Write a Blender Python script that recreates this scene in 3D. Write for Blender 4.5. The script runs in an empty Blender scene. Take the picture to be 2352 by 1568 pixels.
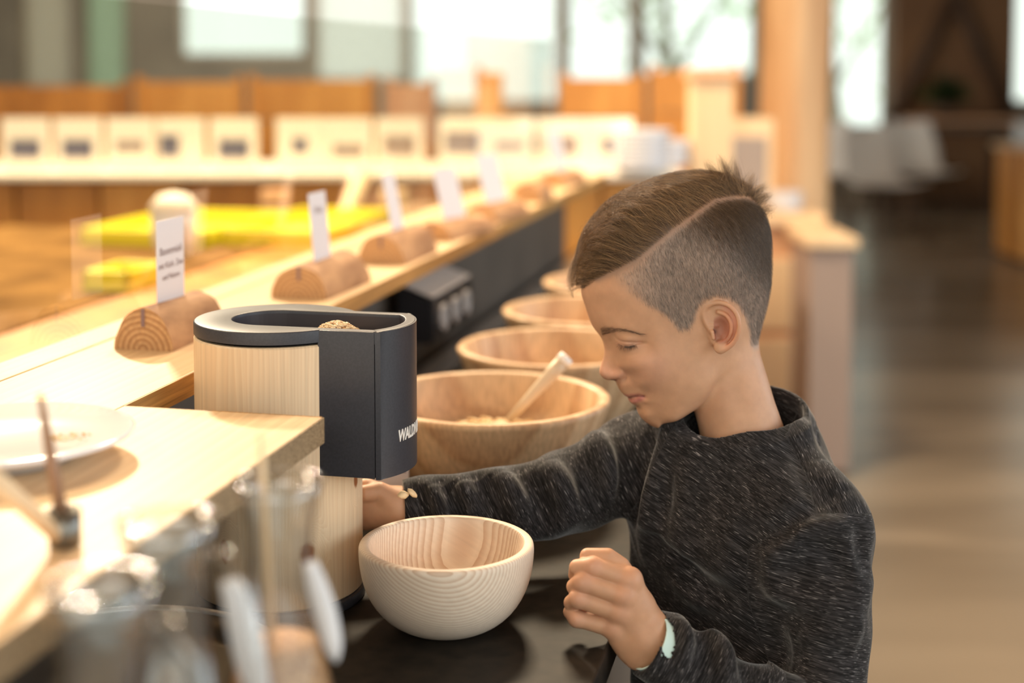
import bpy, bmesh, math, random
import numpy as np
from mathutils import Vector, Matrix
random.seed(7); rng = np.random.default_rng(7)
sc = bpy.context.scene
COL = sc.collection
rad = math.radians

# ---------------------------------------------------------------- camera
FPX, CAMZ, PITCH = 3300.0, 1.28, rad(3.5)
Y0 = 149 + FPX*math.tan(PITCH)
cam_d = bpy.data.cameras.new('camera'); cam = bpy.data.objects.new('camera', cam_d); COL.objects.link(cam)
cam_d.sensor_width = 36.0; cam_d.lens = 36.0*FPX/2352
cam_d.shift_y = -(784-Y0)/2352
cam.location = (0, 0, CAMZ); cam.rotation_euler = (rad(90)-PITCH, 0, 0)
cam_d.clip_start = 0.05; cam_d.clip_end = 200
cam_d.dof.use_dof = True; cam_d.dof.focus_distance = 1.258; cam_d.dof.aperture_fstop = 2.4
sc.camera = cam

# ---------------------------------------------------------------- world, lights, exposure
wd = bpy.data.worlds.new('daylight'); sc.world = wd; wd.use_nodes = True
bg = wd.node_tree.nodes['Background']
bg.inputs[0].default_value = (0.93, 1.0, 0.93, 1); bg.inputs[1].default_value = 1.3

def area(name, loc, aim, size, power, col, sy=None):
    l = bpy.data.lights.new(name, 'AREA'); l.energy = power; l.color = col; l.size = size
    if sy: l.shape = 'RECTANGLE'; l.size_y = sy
    o = bpy.data.objects.new(name, l); COL.objects.link(o); o.location = loc
    o.rotation_euler = (Vector(aim)-Vector(loc)).to_track_quat('-Z', 'Y').to_euler()
    return o
WARM = (1.0, 0.82, 0.62)
area('ceiling_spot_far', (-1.35, 4.2, 2.85), (-0.35, 1.2, 1.0), 0.22, 128, WARM)
area('ceiling_spot_left', (-1.9, 1.1, 2.7), (-0.3, 1.2, 0.9), 0.5, 26, (1.0, 0.80, 0.58))
area('ceiling_lamp_buffet', (-1.2, 3.0, 3.0), (-0.8, 3.6, 0.9), 1.6, 46, (1.0, 0.76, 0.46))
area('ceiling_lamp_counter', (0.1, 3.4, 3.0), (0.25, 2.2, 0.8), 0.5, 85, (1.0, 0.8, 0.55))
area('hall_fill', (-1.5, 10.5, 3.2), (-1.6, 13.0, 1.0), 2.0, 240, (1.0, 0.93, 0.82))  # unseen fill light added to brighten the far wall
area('daylight_right', (4.0, -0.4, 2.2), (0.2, 1.4, 0.9), 2.4, 55, (0.80, 0.90, 1.0), 1.8)
area('daylight_back', (4.6, 3.4, 2.2), (0.4, 1.4, 1.0), 1.6, 55, (0.78, 0.90, 1.0), 2.2)
area('daylight_front', (-0.6, -2.2, 2.3), (0.0, 1.3, 0.9), 2.0, 24, (1.0, 0.88, 0.74), 1.4)
sc.view_settings.view_transform = 'Standard'; sc.view_settings.look = 'None'
sc.view_settings.gamma = 1.0; sc.view_settings.exposure = 0.15
sc.view_settings.use_curve_mapping = False
sc.cycles.use_denoising = True
sc.cycles.max_bounces = 10; sc.cycles.transparent_max_bounces = 16; sc.cycles.transmission_bounces = 10
sc.cycles.sample_clamp_indirect = 6.0
sc.cycles.caustics_reflective = False; sc.cycles.caustics_refractive = False

# ---------------------------------------------------------------- frames
CP, SP = math.cos(PITCH), math.sin(PITCH)
G = rad(12.5)
def W(px, py, d):
    u = (px-1176)/FPX*d; v = (py-Y0)/FPX*d
    return Vector((u, d*CP - v*SP, CAMZ - d*SP - v*CP))
def SW(s, a, z=0.0):                       # counter frame: s along the counter, a to its left
    return Vector((s*math.sin(G)-a*math.cos(G), s*math.cos(G)+a*math.sin(G), z))
def BG(px, py, Y):                         # point seen at a pixel at world distance Y
    v = (Y0-py)/FPX; d = Y/(CP+v*SP)
    return W(px, py, d)
CTR = 0.80                                 # counter top height
SHELF = 0.995                              # raised oak shelf height

# ---------------------------------------------------------------- materials
def new_mat(name):
    m = bpy.data.materials.new(name); m.use_nodes = True
    nt = m.node_tree; return m, nt, nt.nodes['Principled BSDF']
def mat(name, col, rough=0.5, metal=0.0, spec=None, emit=None, estr=0.0, sheen=0.0):
    m, nt, b = new_mat(name)
    b.inputs['Base Color'].default_value = (*col, 1); b.inputs['Roughness'].default_value = rough
    b.inputs['Metallic'].default_value = metal
    if spec is not None: b.inputs['Specular IOR Level'].default_value = spec
    if sheen: b.inputs['Sheen Weight'].default_value = sheen
    if emit: b.inputs['Emission Color'].default_value = (*emit, 1); b.inputs['Emission Strength'].default_value = estr
    return m
def noisy(name, c1, c2, scale=8, rough=0.6, bump=0.0, detail=4, stretch=(1,1,1), metal=0.0, spec=None, lo=0.35, hi=0.65):
    m, nt, b = new_mat(name); N = nt.nodes; L = nt.links
    tc = N.new('ShaderNodeTexCoord'); mp = N.new('ShaderNodeMapping'); mp.inputs['Scale'].default_value = stretch
    nz = N.new('ShaderNodeTexNoise'); nz.inputs['Scale'].default_value = scale; nz.inputs['Detail'].default_value = detail
    cr = N.new('ShaderNodeValToRGB'); cr.color_ramp.elements[0].position = lo; cr.color_ramp.elements[1].position = hi
    cr.color_ramp.elements[0].color = (*c1, 1); cr.color_ramp.elements[1].color = (*c2, 1)
    L.new(tc.outputs['Object'], mp.inputs[0]); L.new(mp.outputs[0], nz.inputs['Vector'])
    L.new(nz.outputs['Fac'], cr.inputs[0]); L.new(cr.outputs[0], b.inputs['Base Color'])
    b.inputs['Roughness'].default_value = rough; b.inputs['Metallic'].default_value = metal
    if spec is not None: b.inputs['Specular IOR Level'].default_value = spec
    if bump:
        bp = N.new('ShaderNodeBump'); bp.inputs['Strength'].default_value = bump; bp.inputs['Distance'].default_value = 0.002
        L.new(nz.outputs['Fac'], bp.inputs['Height']); L.new(bp.outputs[0], b.inputs['Normal'])
    return m
def wood(name, c_lo, c_hi, ring=60.0, centre=(0.1, 0.05, 0.0), rot=(0, 0, 0), warp=0.02, wscale=5.0, rough=0.5, sharp=(0.25, 0.85), fine=0.3,
         knots=(), spec=0.35, zs=0.12):
    """rings round the object's z axis (after rot, offset by centre), so the figure follows how the piece is cut"""
    m, nt, b = new_mat(name); N = nt.nodes; L = nt.links
    tc = N.new('ShaderNodeTexCoord'); mp = N.new('ShaderNodeMapping'); mp.vector_type = 'POINT'
    mp.inputs['Location'].default_value = centre; mp.inputs['Rotation'].default_value = rot
    L.new(tc.outputs['Object'], mp.inputs[0])
    sc1 = N.new('ShaderNodeVectorMath'); sc1.operation = 'MULTIPLY'; sc1.inputs[1].default_value = (1, 1, zs)
    L.new(mp.outputs[0], sc1.inputs[0])
    nz = N.new('ShaderNodeTexNoise'); nz.inputs['Scale'].default_value = wscale; nz.inputs['Detail'].default_value = 3
    L.new(sc1.outputs[0], nz.inputs['Vector'])
    sub = N.new('ShaderNodeVectorMath'); sub.operation = 'SUBTRACT'; sub.inputs[1].default_value = (0.5, 0.5, 0.5)
    L.new(nz.outputs['Color'], sub.inputs[0])
    scl = N.new('ShaderNodeVectorMath'); scl.operation = 'SCALE'; scl.inputs['Scale'].default_value = warp
    L.new(sub.outputs[0], scl.inputs[0])
    add = N.new('ShaderNodeVectorMath'); add.operation = 'ADD'
    L.new(sc1.outputs[0], add.inputs[0]); L.new(scl.outputs[0], add.inputs[1])
    flat = N.new('ShaderNodeVectorMath'); flat.operation = 'MULTIPLY'; flat.inputs[1].default_value = (1, 1, 0)
    L.new(add.outputs[0], flat.inputs[0])
    ln = N.new('ShaderNodeVectorMath'); ln.operation = 'LENGTH'; L.new(flat.outputs[0], ln.inputs[0])
    field = ln.outputs['Value']
    knotmask = None
    for (kx, ky, kz, kr) in knots:          # grain swirls round a knot (object coordinates)
        kz_ = N.new('ShaderNodeVectorMath'); kz_.operation = 'MULTIPLY'; kz_.inputs[1].default_value = (1, 1, 0.6); L.new(tc.outputs['Object'], kz_.inputs[0])
        wn_ = N.new('ShaderNodeTexNoise'); wn_.inputs['Scale'].default_value = 120; L.new(tc.outputs['Object'], wn_.inputs['Vector'])
        wv_ = N.new('ShaderNodeVectorMath'); wv_.operation = 'MULTIPLY_ADD'; wv_.inputs[1].default_value = (0.004, 0.004, 0.004); L.new(wn_.outputs['Color'], wv_.inputs[0]); L.new(kz_.outputs[0], wv_.inputs[2])
        ds = N.new('ShaderNodeVectorMath'); ds.operation = 'DISTANCE'; ds.inputs[1].default_value = (kx+0.002, ky+0.002, kz*0.6+0.002)
        L.new(wv_.outputs[0], ds.inputs[0])
        mr = N.new('ShaderNodeMapRange'); mr.interpolation_type = 'SMOOTHSTEP'
        mr.inputs['From Min'].default_value = 0; mr.inputs['From Max'].default_value = kr*3.2
        mr.inputs['To Min'].default_value = 1; mr.inputs['To Max'].default_value = 0
        L.new(ds.outputs['Value'], mr.inputs['Value'])
        ad = N.new('ShaderNodeMath'); ad.operation = 'MULTIPLY_ADD'; ad.inputs[1].default_value = 0.05
        L.new(mr.outputs[0], ad.inputs[0]); L.new(field, ad.inputs[2]); field = ad.outputs[0]
        km = N.new('ShaderNodeMapRange'); km.interpolation_type = 'SMOOTHSTEP'
        km.inputs['From Min'].default_value = kr*0.55; km.inputs['From Max'].default_value = kr*1.15
        km.inputs['To Min'].default_value = 1; km.inputs['To Max'].default_value = 0
        L.new(ds.outputs['Value'], km.inputs['Value'])
        if knotmask is None: knotmask = km.outputs[0]
        else:
            mx = N.new('ShaderNodeMath'); mx.operation = 'MAXIMUM'; L.new(knotmask, mx.inputs[0]); L.new(km.outputs[0], mx.inputs[1]); knotmask = mx.outputs[0]
    mul = N.new('ShaderNodeMath'); mul.operation = 'MULTIPLY'; mul.inputs[1].default_value = ring
    L.new(field, mul.inputs[0])
    fr = N.new('ShaderNodeMath'); fr.operation = 'FRACT'; L.new(mul.outputs[0], fr.inputs[0])
    cr = N.new('ShaderNodeValToRGB'); e = cr.color_ramp.elements
    e[0].position = sharp[0]; e[0].color = (*c_hi, 1); e[1].position = sharp[1]; e[1].color = (*c_lo, 1)
    e2 = cr.color_ramp.elements.new(1.0); e2.color = (*c_hi, 1)
    L.new(fr.outputs[0], cr.inputs[0])
    st = N.new('ShaderNodeVectorMath'); st.operation = 'MULTIPLY'; st.inputs[1].default_value = (260, 260, 10)
    L.new(mp.outputs[0], st.inputs[0])
    n2 = N.new('ShaderNodeTexNoise'); n2.inputs['Scale'].default_value = 1.0; n2.inputs['Detail'].default_value = 2
    L.new(st.outputs[0], n2.inputs['Vector'])
    mixf = N.new('ShaderNodeMapRange'); mixf.inputs['From Min'].default_value = 0.3; mixf.inputs['From Max'].default_value = 0.7
    mixf.inputs['To Min'].default_value = 1-fine; mixf.inputs['To Max'].default_value = 1.0
    L.new(n2.outputs['Fac'], mixf.inputs['Value'])
    n3 = N.new('ShaderNodeTexNoise'); n3.inputs['Scale'].default_value = 9.0
    L.new(sc1.outputs[0], n3.inputs['Vector'])
    mr3 = N.new('ShaderNodeMapRange'); mr3.inputs['From Min'].default_value = 0.3; mr3.inputs['From Max'].default_value = 0.7
    mr3.inputs['To Min'].default_value = 0.86; mr3.inputs['To Max'].default_value = 1.06
    L.new(n3.outputs['Fac'], mr3.inputs['Value'])
    mm = N.new('ShaderNodeMath'); mm.operation = 'MULTIPLY'; L.new(mixf.outputs[0], mm.inputs[0]); L.new(mr3.outputs[0], mm.inputs[1])
    vs = N.new('ShaderNodeVectorMath'); vs.operation = 'SCALE'; L.new(cr.outputs[0], vs.inputs[0]); L.new(mm.outputs[0], vs.inputs['Scale'])
    out = vs.outputs[0]
    if knotmask is not None:
        mx = N.new('ShaderNodeMix'); mx.data_type = 'RGBA'; L.new(knotmask, mx.inputs['Factor'])
        L.new(out, mx.inputs['A'])
        kc = N.new('ShaderNodeVectorMath'); kc.operation = 'MULTIPLY'; kc.inputs[1].default_value = (0.42, 0.20, 0.10)
        L.new(out, kc.inputs[0]); L.new(kc.outputs[0], mx.inputs['B']); out = mx.outputs['Result']
    L.new(out, b.inputs['Base Color'])
    b.inputs['Roughness'].default_value = rough; b.inputs['Specular IOR Level'].default_value = spec
    bp = N.new('ShaderNodeBump'); bp.inputs['Strength'].default_value = 0.12; bp.inputs['Distance'].default_value = 0.0005
    L.new(n2.outputs['Fac'], bp.inputs['Height']); L.new(bp.outputs[0], b.inputs['Normal'])
    return m
def thin_glass(name, tint=(0.97, 0.99, 0.97), ior=1.5, edge=None):
    m = bpy.data.materials.new(name); m.use_nodes = True; nt = m.node_tree; N = nt.nodes; L = nt.links
    N.clear(); out = N.new('ShaderNodeOutputMaterial'); tr = N.new('ShaderNodeBsdfTransparent'); gl = N.new('ShaderNodeBsdfGlossy')
    tr.inputs[0].default_value = (*tint, 1); gl.inputs['Roughness'].default_value = 0.0
    if edge:
        lw = N.new('ShaderNodeLayerWeight'); lw.inputs[0].default_value = 0.5; pw = N.new('ShaderNodeMath'); pw.operation = 'POWER'; pw.inputs[1].default_value = 2.2
        L.new(lw.outputs['Facing'], pw.inputs[0]); cm = N.new('ShaderNodeMix'); cm.data_type = 'RGBA'
        cm.inputs['A'].default_value = (*tint, 1); cm.inputs['B'].default_value = (*edge, 1); L.new(pw.outputs[0], cm.inputs['Factor']); L.new(cm.outputs['Result'], tr.inputs[0])
    fr = N.new('ShaderNodeFresnel'); fr.inputs[0].default_value = ior
    ge = N.new('ShaderNodeNewGeometry'); inv = N.new('ShaderNodeMath'); inv.operation = 'SUBTRACT'; inv.inputs[0].default_value = 1.0
    L.new(ge.outputs['Backfacing'], inv.inputs[1]); ml = N.new('ShaderNodeMath'); ml.operation = 'MULTIPLY'; L.new(fr.outputs[0], ml.inputs[0]); L.new(inv.outputs[0], ml.inputs[1])
    mx = N.new('ShaderNodeMixShader'); L.new(ml.outputs[0], mx.inputs[0]); L.new(tr.outputs[0], mx.inputs[1]); L.new(gl.outputs[0], mx.inputs[2])
    L.new(mx.outputs[0], out.inputs[0]); return m
def real_glass(name, col=(0.98, 1, 0.99)):
    m, nt, b = new_mat(name); b.inputs['Base Color'].default_value = (*col, 1); b.inputs['Roughness'].default_value = 0.0
    b.inputs['Transmission Weight'].default_value = 1.0; b.inputs['IOR'].default_value = 1.48; return m

M = {}
M['oak'] = wood('oak', (0.74, 0.505, 0.285), (0.80, 0.575, 0.345), ring=75, centre=(0.35, 0.0, 0.06), rot=(rad(90), 0, 0), warp=0.05, wscale=4, rough=0.44, fine=0.16, sharp=(0.05, 0.9), spec=0.38)
M['oak_edge'] = wood('oak_edge', (0.50, 0.24, 0.065), (0.74, 0.40, 0.13), ring=120, centre=(0.3, 0.0, 0.06), rot=(rad(90), 0, 0), warp=0.05, rough=0.5, fine=0.5)
M['oak_end'] = noisy('oak_end_grain', (0.22, 0.145, 0.075), (0.42, 0.29, 0.16), 260, 0.7, stretch=(1, 1, 3), bump=0.3)
M['orange_wood'] = noisy('orange_wood', (0.62, 0.25, 0.045), (0.86, 0.42, 0.10), 3, 0.5, stretch=(3, 3, 0.6))
M['amber_wood'] = noisy('amber_wood', (0.42, 0.15, 0.02), (0.70, 0.29, 0.05), 2.5, 0.45, stretch=(4, 4, 0.6))
M['light_wood'] = noisy('light_wood', (0.80, 0.56, 0.33), (0.92, 0.70, 0.45), 4, 0.5, stretch=(3, 3, 0.5))
M['pink_wood'] = noisy('pink_wood', (0.74, 0.40, 0.22), (0.84, 0.50, 0.30), 4, 0.5, stretch=(3, 3, 0.5))
M['brown_wall'] = noisy('brown_wall', (0.17, 0.085, 0.04), (0.23, 0.12, 0.055), 2.0, 0.8)
M['dark_timber'] = noisy('dark_timber', (0.06, 0.034, 0.02), (0.11, 0.06, 0.034), 3.0, 0.7)
M['grey_wall'] = noisy('grey_wall', (0.22, 0.19, 0.15), (0.30, 0.26, 0.20), 1.5, 0.8)
M['beige'] = noisy('beige', (0.55, 0.45, 0.33), (0.64, 0.53, 0.40), 1.5, 0.8)
M['frame'] = mat('window_frame', (0.50, 0.44, 0.36), 0.6)
M['counter'] = noisy('counter_black', (0.012, 0.010, 0.008), (0.026, 0.020, 0.015), 60, 0.5, detail=8, spec=0.22)
M['panel_dark'] = noisy('panel_dark', (0.085, 0.068, 0.054), (0.11, 0.088, 0.07), 6, 0.6)
M['steel'] = mat('brushed_steel', (0.66, 0.64, 0.61), 0.45, 0.75)
M['steel_dark'] = mat('dark_steel', (0.20, 0.19, 0.17), 0.30, 1.0)
M['white'] = mat('white', (0.85, 0.83, 0.80), 0.5)
M['paper'] = mat('paper', (0.80, 0.77, 0.80), 0.7)
M['ink'] = mat('ink', (0.26, 0.17, 0.17), 0.7)
M['cream'] = mat('cream_board', (0.88, 0.80, 0.68), 0.6)
M['photo_dark'] = noisy('photo_dark', (0.05, 0.05, 0.09), (0.20, 0.19, 0.24), 6, 0.5)
M['photo_warm'] = noisy('photo_warm', (0.20, 0.13, 0.10), (0.45, 0.38, 0.35), 6, 0.5)
M['yellow'] = mat('yellow_lacquer', (0.80, 0.72, 0.03), 0.45)
M['porcelain'] = mat('porcelain', (0.80, 0.80, 0.84), 0.12)
M['plastic'] = noisy('anthracite', (0.040, 0.040, 0.050), (0.048, 0.048, 0.059), 500, 0.42, detail=1, spec=0.45)
M['plastic_in'] = mat('anthracite_inner', (0.036, 0.030, 0.036), 0.5)
M['logbark'] = noisy('bark', (0.22, 0.10, 0.045), (0.52, 0.29, 0.14), 28, 0.8, bump=0.8, stretch=(1, 0.4, 1))
M['logend'] = wood('log_end', (0.42, 0.21, 0.09), (0.66, 0.40, 0.20), ring=170, centre=(0, 0.0, 0), rot=(rad(90), 0, 0), warp=0.01, rough=0.7, fine=0.2)
M['bowlwood'] = wood('stave_wood', (0.62, 0.37, 0.20), (0.80, 0.54, 0.32), ring=30, centre=(0.5, 0.3, 0), warp=0.05, wscale=4, rough=0.42, fine=0.3)
M['pane'] = thin_glass('guard_glass', (0.97, 0.98, 0.95), ior=2.25)
M['winpane'] = thin_glass('window_glass', (0.98, 1, 0.98))
M['glass'] = real_glass('carafe_glass')

# ---------------------------------------------------------------- object helpers
def mesh_obj(name, verts, faces, m=None, parent=None, smooth=False):
    me = bpy.data.meshes.new(name); me.from_pydata([tuple(v) for v in verts], [], [tuple(f) for f in faces]); me.update()
    if m is not None:
        for q in (m if isinstance(m, (list, tuple)) else [m]): me.materials.append(q)
    if smooth: me.polygons.foreach_set('use_smooth', [True]*len(me.polygons))
    o = bpy.data.objects.new(name, me); COL.objects.link(o)
    if parent is not None: o.parent = parent
    return o
def bm_obj(name, bm, m=None, parent=None, smooth=False):
    me = bpy.data.meshes.new(name); bm.normal_update(); bm.to_mesh(me); bm.free()
    if m is not None:
        for q in (m if isinstance(m, (list, tuple)) else [m]): me.materials.append(q)
    if smooth: me.polygons.foreach_set('use_smooth', [True]*len(me.polygons))
    o = bpy.data.objects.new(name, me); COL.objects.link(o)
    if parent is not None: o.parent = parent
    return o
def tag(o, label=None, cat=None, group=None, kind=None):
    if label: o['label'] = label
    if cat: o['category'] = cat
    if group: o['group'] = group
    if kind: o['kind'] = kind
    return o
def thing(name, label, cat, loc=(0, 0, 0), rz=0.0, group=None):
    o = bpy.data.objects.new(name, None); COL.objects.link(o); o.location = loc; o.rotation_euler = (0, 0, rz)
    o.empty_display_size = 0.05
    return tag(o, label, cat, group)
def place(o, loc=(0, 0, 0), rz=0.0, rx=0.0, ry=0.0):
    o.location = loc; o.rotation_euler = (rx, ry, rz); return o
def box(bm, c, s, bev=0.0, rz=0.0, mi=0, rx=0.0, ry=0.0):
    r = bmesh.ops.create_cube(bm, size=1.0)
    vs = r['verts']; Mx = Matrix.Translation(Vector(c)) @ Matrix.Rotation(rz, 4, 'Z') @ Matrix.Rotation(ry, 4, 'Y') @ Matrix.Rotation(rx, 4, 'X') @ Matrix.Diagonal((*s, 1))
    bmesh.ops.transform(bm, matrix=Mx, verts=vs)
    if mi:
        for f in {f for v in vs for f in v.link_faces}: f.material_index = mi
    if bev:
        es = list({e for v in vs for e in v.link_edges})
        bmesh.ops.bevel(bm, geom=es, offset=bev, segments=2, profile=0.5, affect='EDGES')
def boxo(name, c, s, m, parent=None, bev=0.003, rz=0.0, rx=0.0, ry=0.0):
    """a box object whose origin is its centre"""
    bm = bmesh.new(); box(bm, (0, 0, 0), s, bev)
    o = bm_obj(name, bm, m, parent); o.location = c; o.rotation_euler = (rx, ry, rz); return o
def lathe(bm, prof, seg=48, c=(0, 0, 0), mi=0, close=False):
    rings = []
    for (r, z) in prof:
        if r < 1e-6: rings.append([bm.verts.new((c[0], c[1], c[2]+z))])
        else: rings.append([bm.verts.new((c[0]+r*math.cos(2*math.pi*i/seg), c[1]+r*math.sin(2*math.pi*i/seg), c[2]+z)) for i in range(seg)])
    def join(A, B):
        for i in range(seg):
            j = (i+1) % seg
            if len(A) == 1 and len(B) == 1: return
            if len(A) == 1: f = bm.faces.new((A[0], B[j], B[i]))
            elif len(B) == 1: f = bm.faces.new((A[i], A[j], B[0]))
            else: f = bm.faces.new((A[i], A[j], B[j], B[i]))
            f.material_index = mi
    for k in range(len(rings)-1): join(rings[k], rings[k+1])
    if close: join(rings[-1], rings[0])
def latheo(name, prof, m, parent=None, seg=48, close=False, smooth=True):
    bm = bmesh.new(); lathe(bm, prof, seg, close=close)
    bmesh.ops.recalc_face_normals(bm, faces=bm.faces)
    o = bm_obj(name, bm, m, parent, smooth); return o
def tube(bm, pts, r, seg=10, mi=0, caps=True):
    pts = [Vector(p) for p in pts]; rs = r if isinstance(r, (list, tuple)) else [r]*len(pts)
    rings = []; up = None
    for i, p in enumerate(pts):
        t = (pts[min(i+1, len(pts)-1)]-pts[max(i-1, 0)]).normalized()
        if up is None: up = Vector((0, 0, 1)) if abs(t.z) < 0.9 else Vector((1, 0, 0))
        n = (up - t*up.dot(t)).normalized(); up = n; b = t.cross(n)
        rings.append([bm.verts.new(p + (n*math.cos(2*math.pi*k/seg)+b*math.sin(2*math.pi*k/seg))*rs[i]) for k in range(seg)])
    for a, b in zip(rings[:-1], rings[1:]):
        for k in range(seg):
            f = bm.faces.new((a[k], a[(k+1) % seg], b[(k+1) % seg], b[k])); f.material_index = mi
    if caps:
        bm.faces.new(rings[0][::-1]).material_index = mi; bm.faces.new(rings[-1]).material_index = mi
def tubeo(name, pts, r, m, parent=None, seg=10):
    bm = bmesh.new(); tube(bm, pts, r, seg); bmesh.ops.recalc_face_normals(bm, faces=bm.faces)
    return bm_obj(name, bm, m, parent, True)
def prism(bm, poly, z0, z1, bev=0.0, mi=0):
    a = [bm.verts.new((x, y, z0)) for x, y in poly]; b = [bm.verts.new((x, y, z1)) for x, y in poly]
    n = len(poly); fs = [bm.faces.new(a[::-1]), bm.faces.new(b)]
    for i in range(n): fs.append(bm.faces.new((a[i], a[(i+1) % n], b[(i+1) % n], b[i])))
    for f in fs: f.material_index = mi
    if bev: bmesh.ops.bevel(bm, geom=list(fs[0].edges)+list(fs[1].edges), offset=bev, segments=3, profile=0.5, affect='EDGES')
def sharp(o, ang=35):
    me = o.data
    me.polygons.foreach_set('use_smooth', [True]*len(me.polygons))
    bm = bmesh.new(); bm.from_mesh(me)
    for e in bm.edges:
        if len(e.link_faces) == 2 and e.calc_face_angle(0) > rad(ang): e.smooth = False
    bm.to_mesh(me); bm.free(); return o
def copy_tree(o, parent=None):
    c = o.copy(); COL.objects.link(c)
    if parent is not None: c.parent = parent
    for ch in list(o.children): copy_tree(ch, c)
    return c
def text_mesh(s, size, extr=0.0, shear=0.0, offset=0.0, align='CENTER'):
    cu = bpy.data.curves.new('lettering', 'FONT'); cu.body = s; cu.size = size; cu.extrude = extr; cu.shear = shear; cu.offset = offset
    cu.align_x = align; cu.resolution_u = 3
    t = bpy.data.objects.new('lettering', cu); COL.objects.link(t)
    dg = bpy.context.evaluated_depsgraph_get(); me = bpy.data.meshes.new_from_object(t.evaluated_get(dg))
    bpy.data.objects.remove(t); return me
# ================================================================ SETTING
M['floor'] = noisy('polished_concrete', (0.20, 0.155, 0.11), (0.34, 0.27, 0.195), 1.3, 0.24, detail=3, stretch=(0.35, 1.5, 1), spec=0.5)
M['ceilwood'] = noisy('ceiling_boards', (0.42, 0.28, 0.17), (0.52, 0.36, 0.22), 2, 0.7, stretch=(6, 0.5, 1))
o = boxo('floor', (1.5, 6, -0.05), (16, 19, 0.1), M['floor'], bev=0); tag(o, kind='structure')
o = boxo('ceiling', (1.5, 6, 3.45), (16, 19, 0.1), M['ceilwood'], bev=0); tag(o, kind='structure')
o = boxo('wall_left', (-6.4, 6, 1.7), (0.2, 18.4, 3.4), M['grey_wall'], bev=0); tag(o, kind='structure')
o = boxo('wall_side', (9.35, 9.6, 1.7), (0.2, 9.2, 3.4), M['brown_wall'], bev=0); tag(o, kind='structure')
YB = 14.0
def bx(px): return (px-1176)/FPX*YB*1.0
# openings of the far wall: pixel x from, to, sill z, head z
OPEN = [(52, 168, 1.02, 2.9), (198, 292, 0.9, 2.9), (414, 702, 1.36, 2.9), (725, 930, 1.12, 2.9), (942, 1282, 0.9, 2.9),
        (1302, 1452, 1.08, 2.9), (1474, 1735, 1.16, 2.9), (1912, 2037, 0.62, 2.9), (2312, 2620, 0.9, 2.9)]
bm = bmesh.new(); xs = -6.3
for (a, b, sill, head) in OPEN:
    xa, xb = bx(a), bx(b)
    box(bm, ((xs+xa)/2, YB+0.12, 1.7), (xa-xs, 0.24, 3.4))
    box(bm, ((xa+xb)/2, YB+0.12, sill/2), (xb-xa, 0.24, sill))
    box(bm, ((xa+xb)/2, YB+0.12, (head+3.4)/2), (xb-xa, 0.24, 3.4-head)); xs = xb
box(bm, ((xs+9.4)/2, YB+0.12, 1.7), (9.4-xs, 0.24, 3.4))
tag(bm_obj('wall_back', bm, M['grey_wall']), kind='structure')
def translucent(name, col, clear=0.0):
    m = bpy.data.materials.new(name); m.use_nodes = True; N = m.node_tree.nodes; L = m.node_tree.links; N.clear()
    out = N.new('ShaderNodeOutputMaterial'); t = N.new('ShaderNodeBsdfTranslucent'); d = N.new('ShaderNodeBsdfDiffuse'); x = N.new('ShaderNodeMixShader')
    t.inputs[0].default_value = (*col, 1); d.inputs[0].default_value = (*col, 1); x.inputs[0].default_value = 0.35
    L.new(t.outputs[0], x.inputs[1]); L.new(d.outputs[0], x.inputs[2]); y = N.new('ShaderNodeMixShader'); q = N.new('ShaderNodeBsdfTransparent'); y.inputs[0].default_value = clear
    L.new(x.outputs[0], y.inputs[1]); L.new(q.outputs[0], y.inputs[2]); L.new(y.outputs[0], out.inputs[0]); return m
M['blind_beige'] = translucent('blind_beige', (0.60, 0.50, 0.38), 0.25); M['blind_green'] = translucent('blind_green', (0.52, 0.62, 0.46), 0.2)
M['blind_white'] = translucent('blind_white', (0.86, 0.82, 0.74), 0.62)
for i, (a, b, sill, head) in enumerate(OPEN):
    xa, xb = bx(a), bx(b); w = xb-xa; h = head-sill
    bm = bmesh.new(); t = 0.035
    for (cx, cz, sx, sz) in [(0, t/2, w, t), (0, h-t/2, w, t), (-w/2+t/2, h/2, t, h), (w/2-t/2, h/2, t, h)]: box(bm, (cx, 0, cz), (sx, 0.08, sz))
    f = bm_obj('window_%d' % (i+1), bm, M['frame']); f.location = ((xa+xb)/2, YB+0.1, sill); tag(f, kind='structure')
    p = boxo('pane', (0, 0, h/2), (w-2*t, 0.008, h-2*t), M['winpane'], f, bev=0)
    if i in (0, 1, 3):
        boxo('roller_blind', (0, -0.07, h/2), (w-0.04, 0.006, h-0.04), M[('blind_beige', 'blind_green', None, 'blind_white')[i]], f, bev=0)
o = boxo('wall_right', (4.0, 13.5, 1.7), (0.96, 0.2, 3.4), M['brown_wall'], bev=0)
o.location = (bx(2170), 13.8, 1.7); o.scale = ((bx(2308)-bx(2037))/0.96, 1, 1); tag(o, kind='structure')
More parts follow.
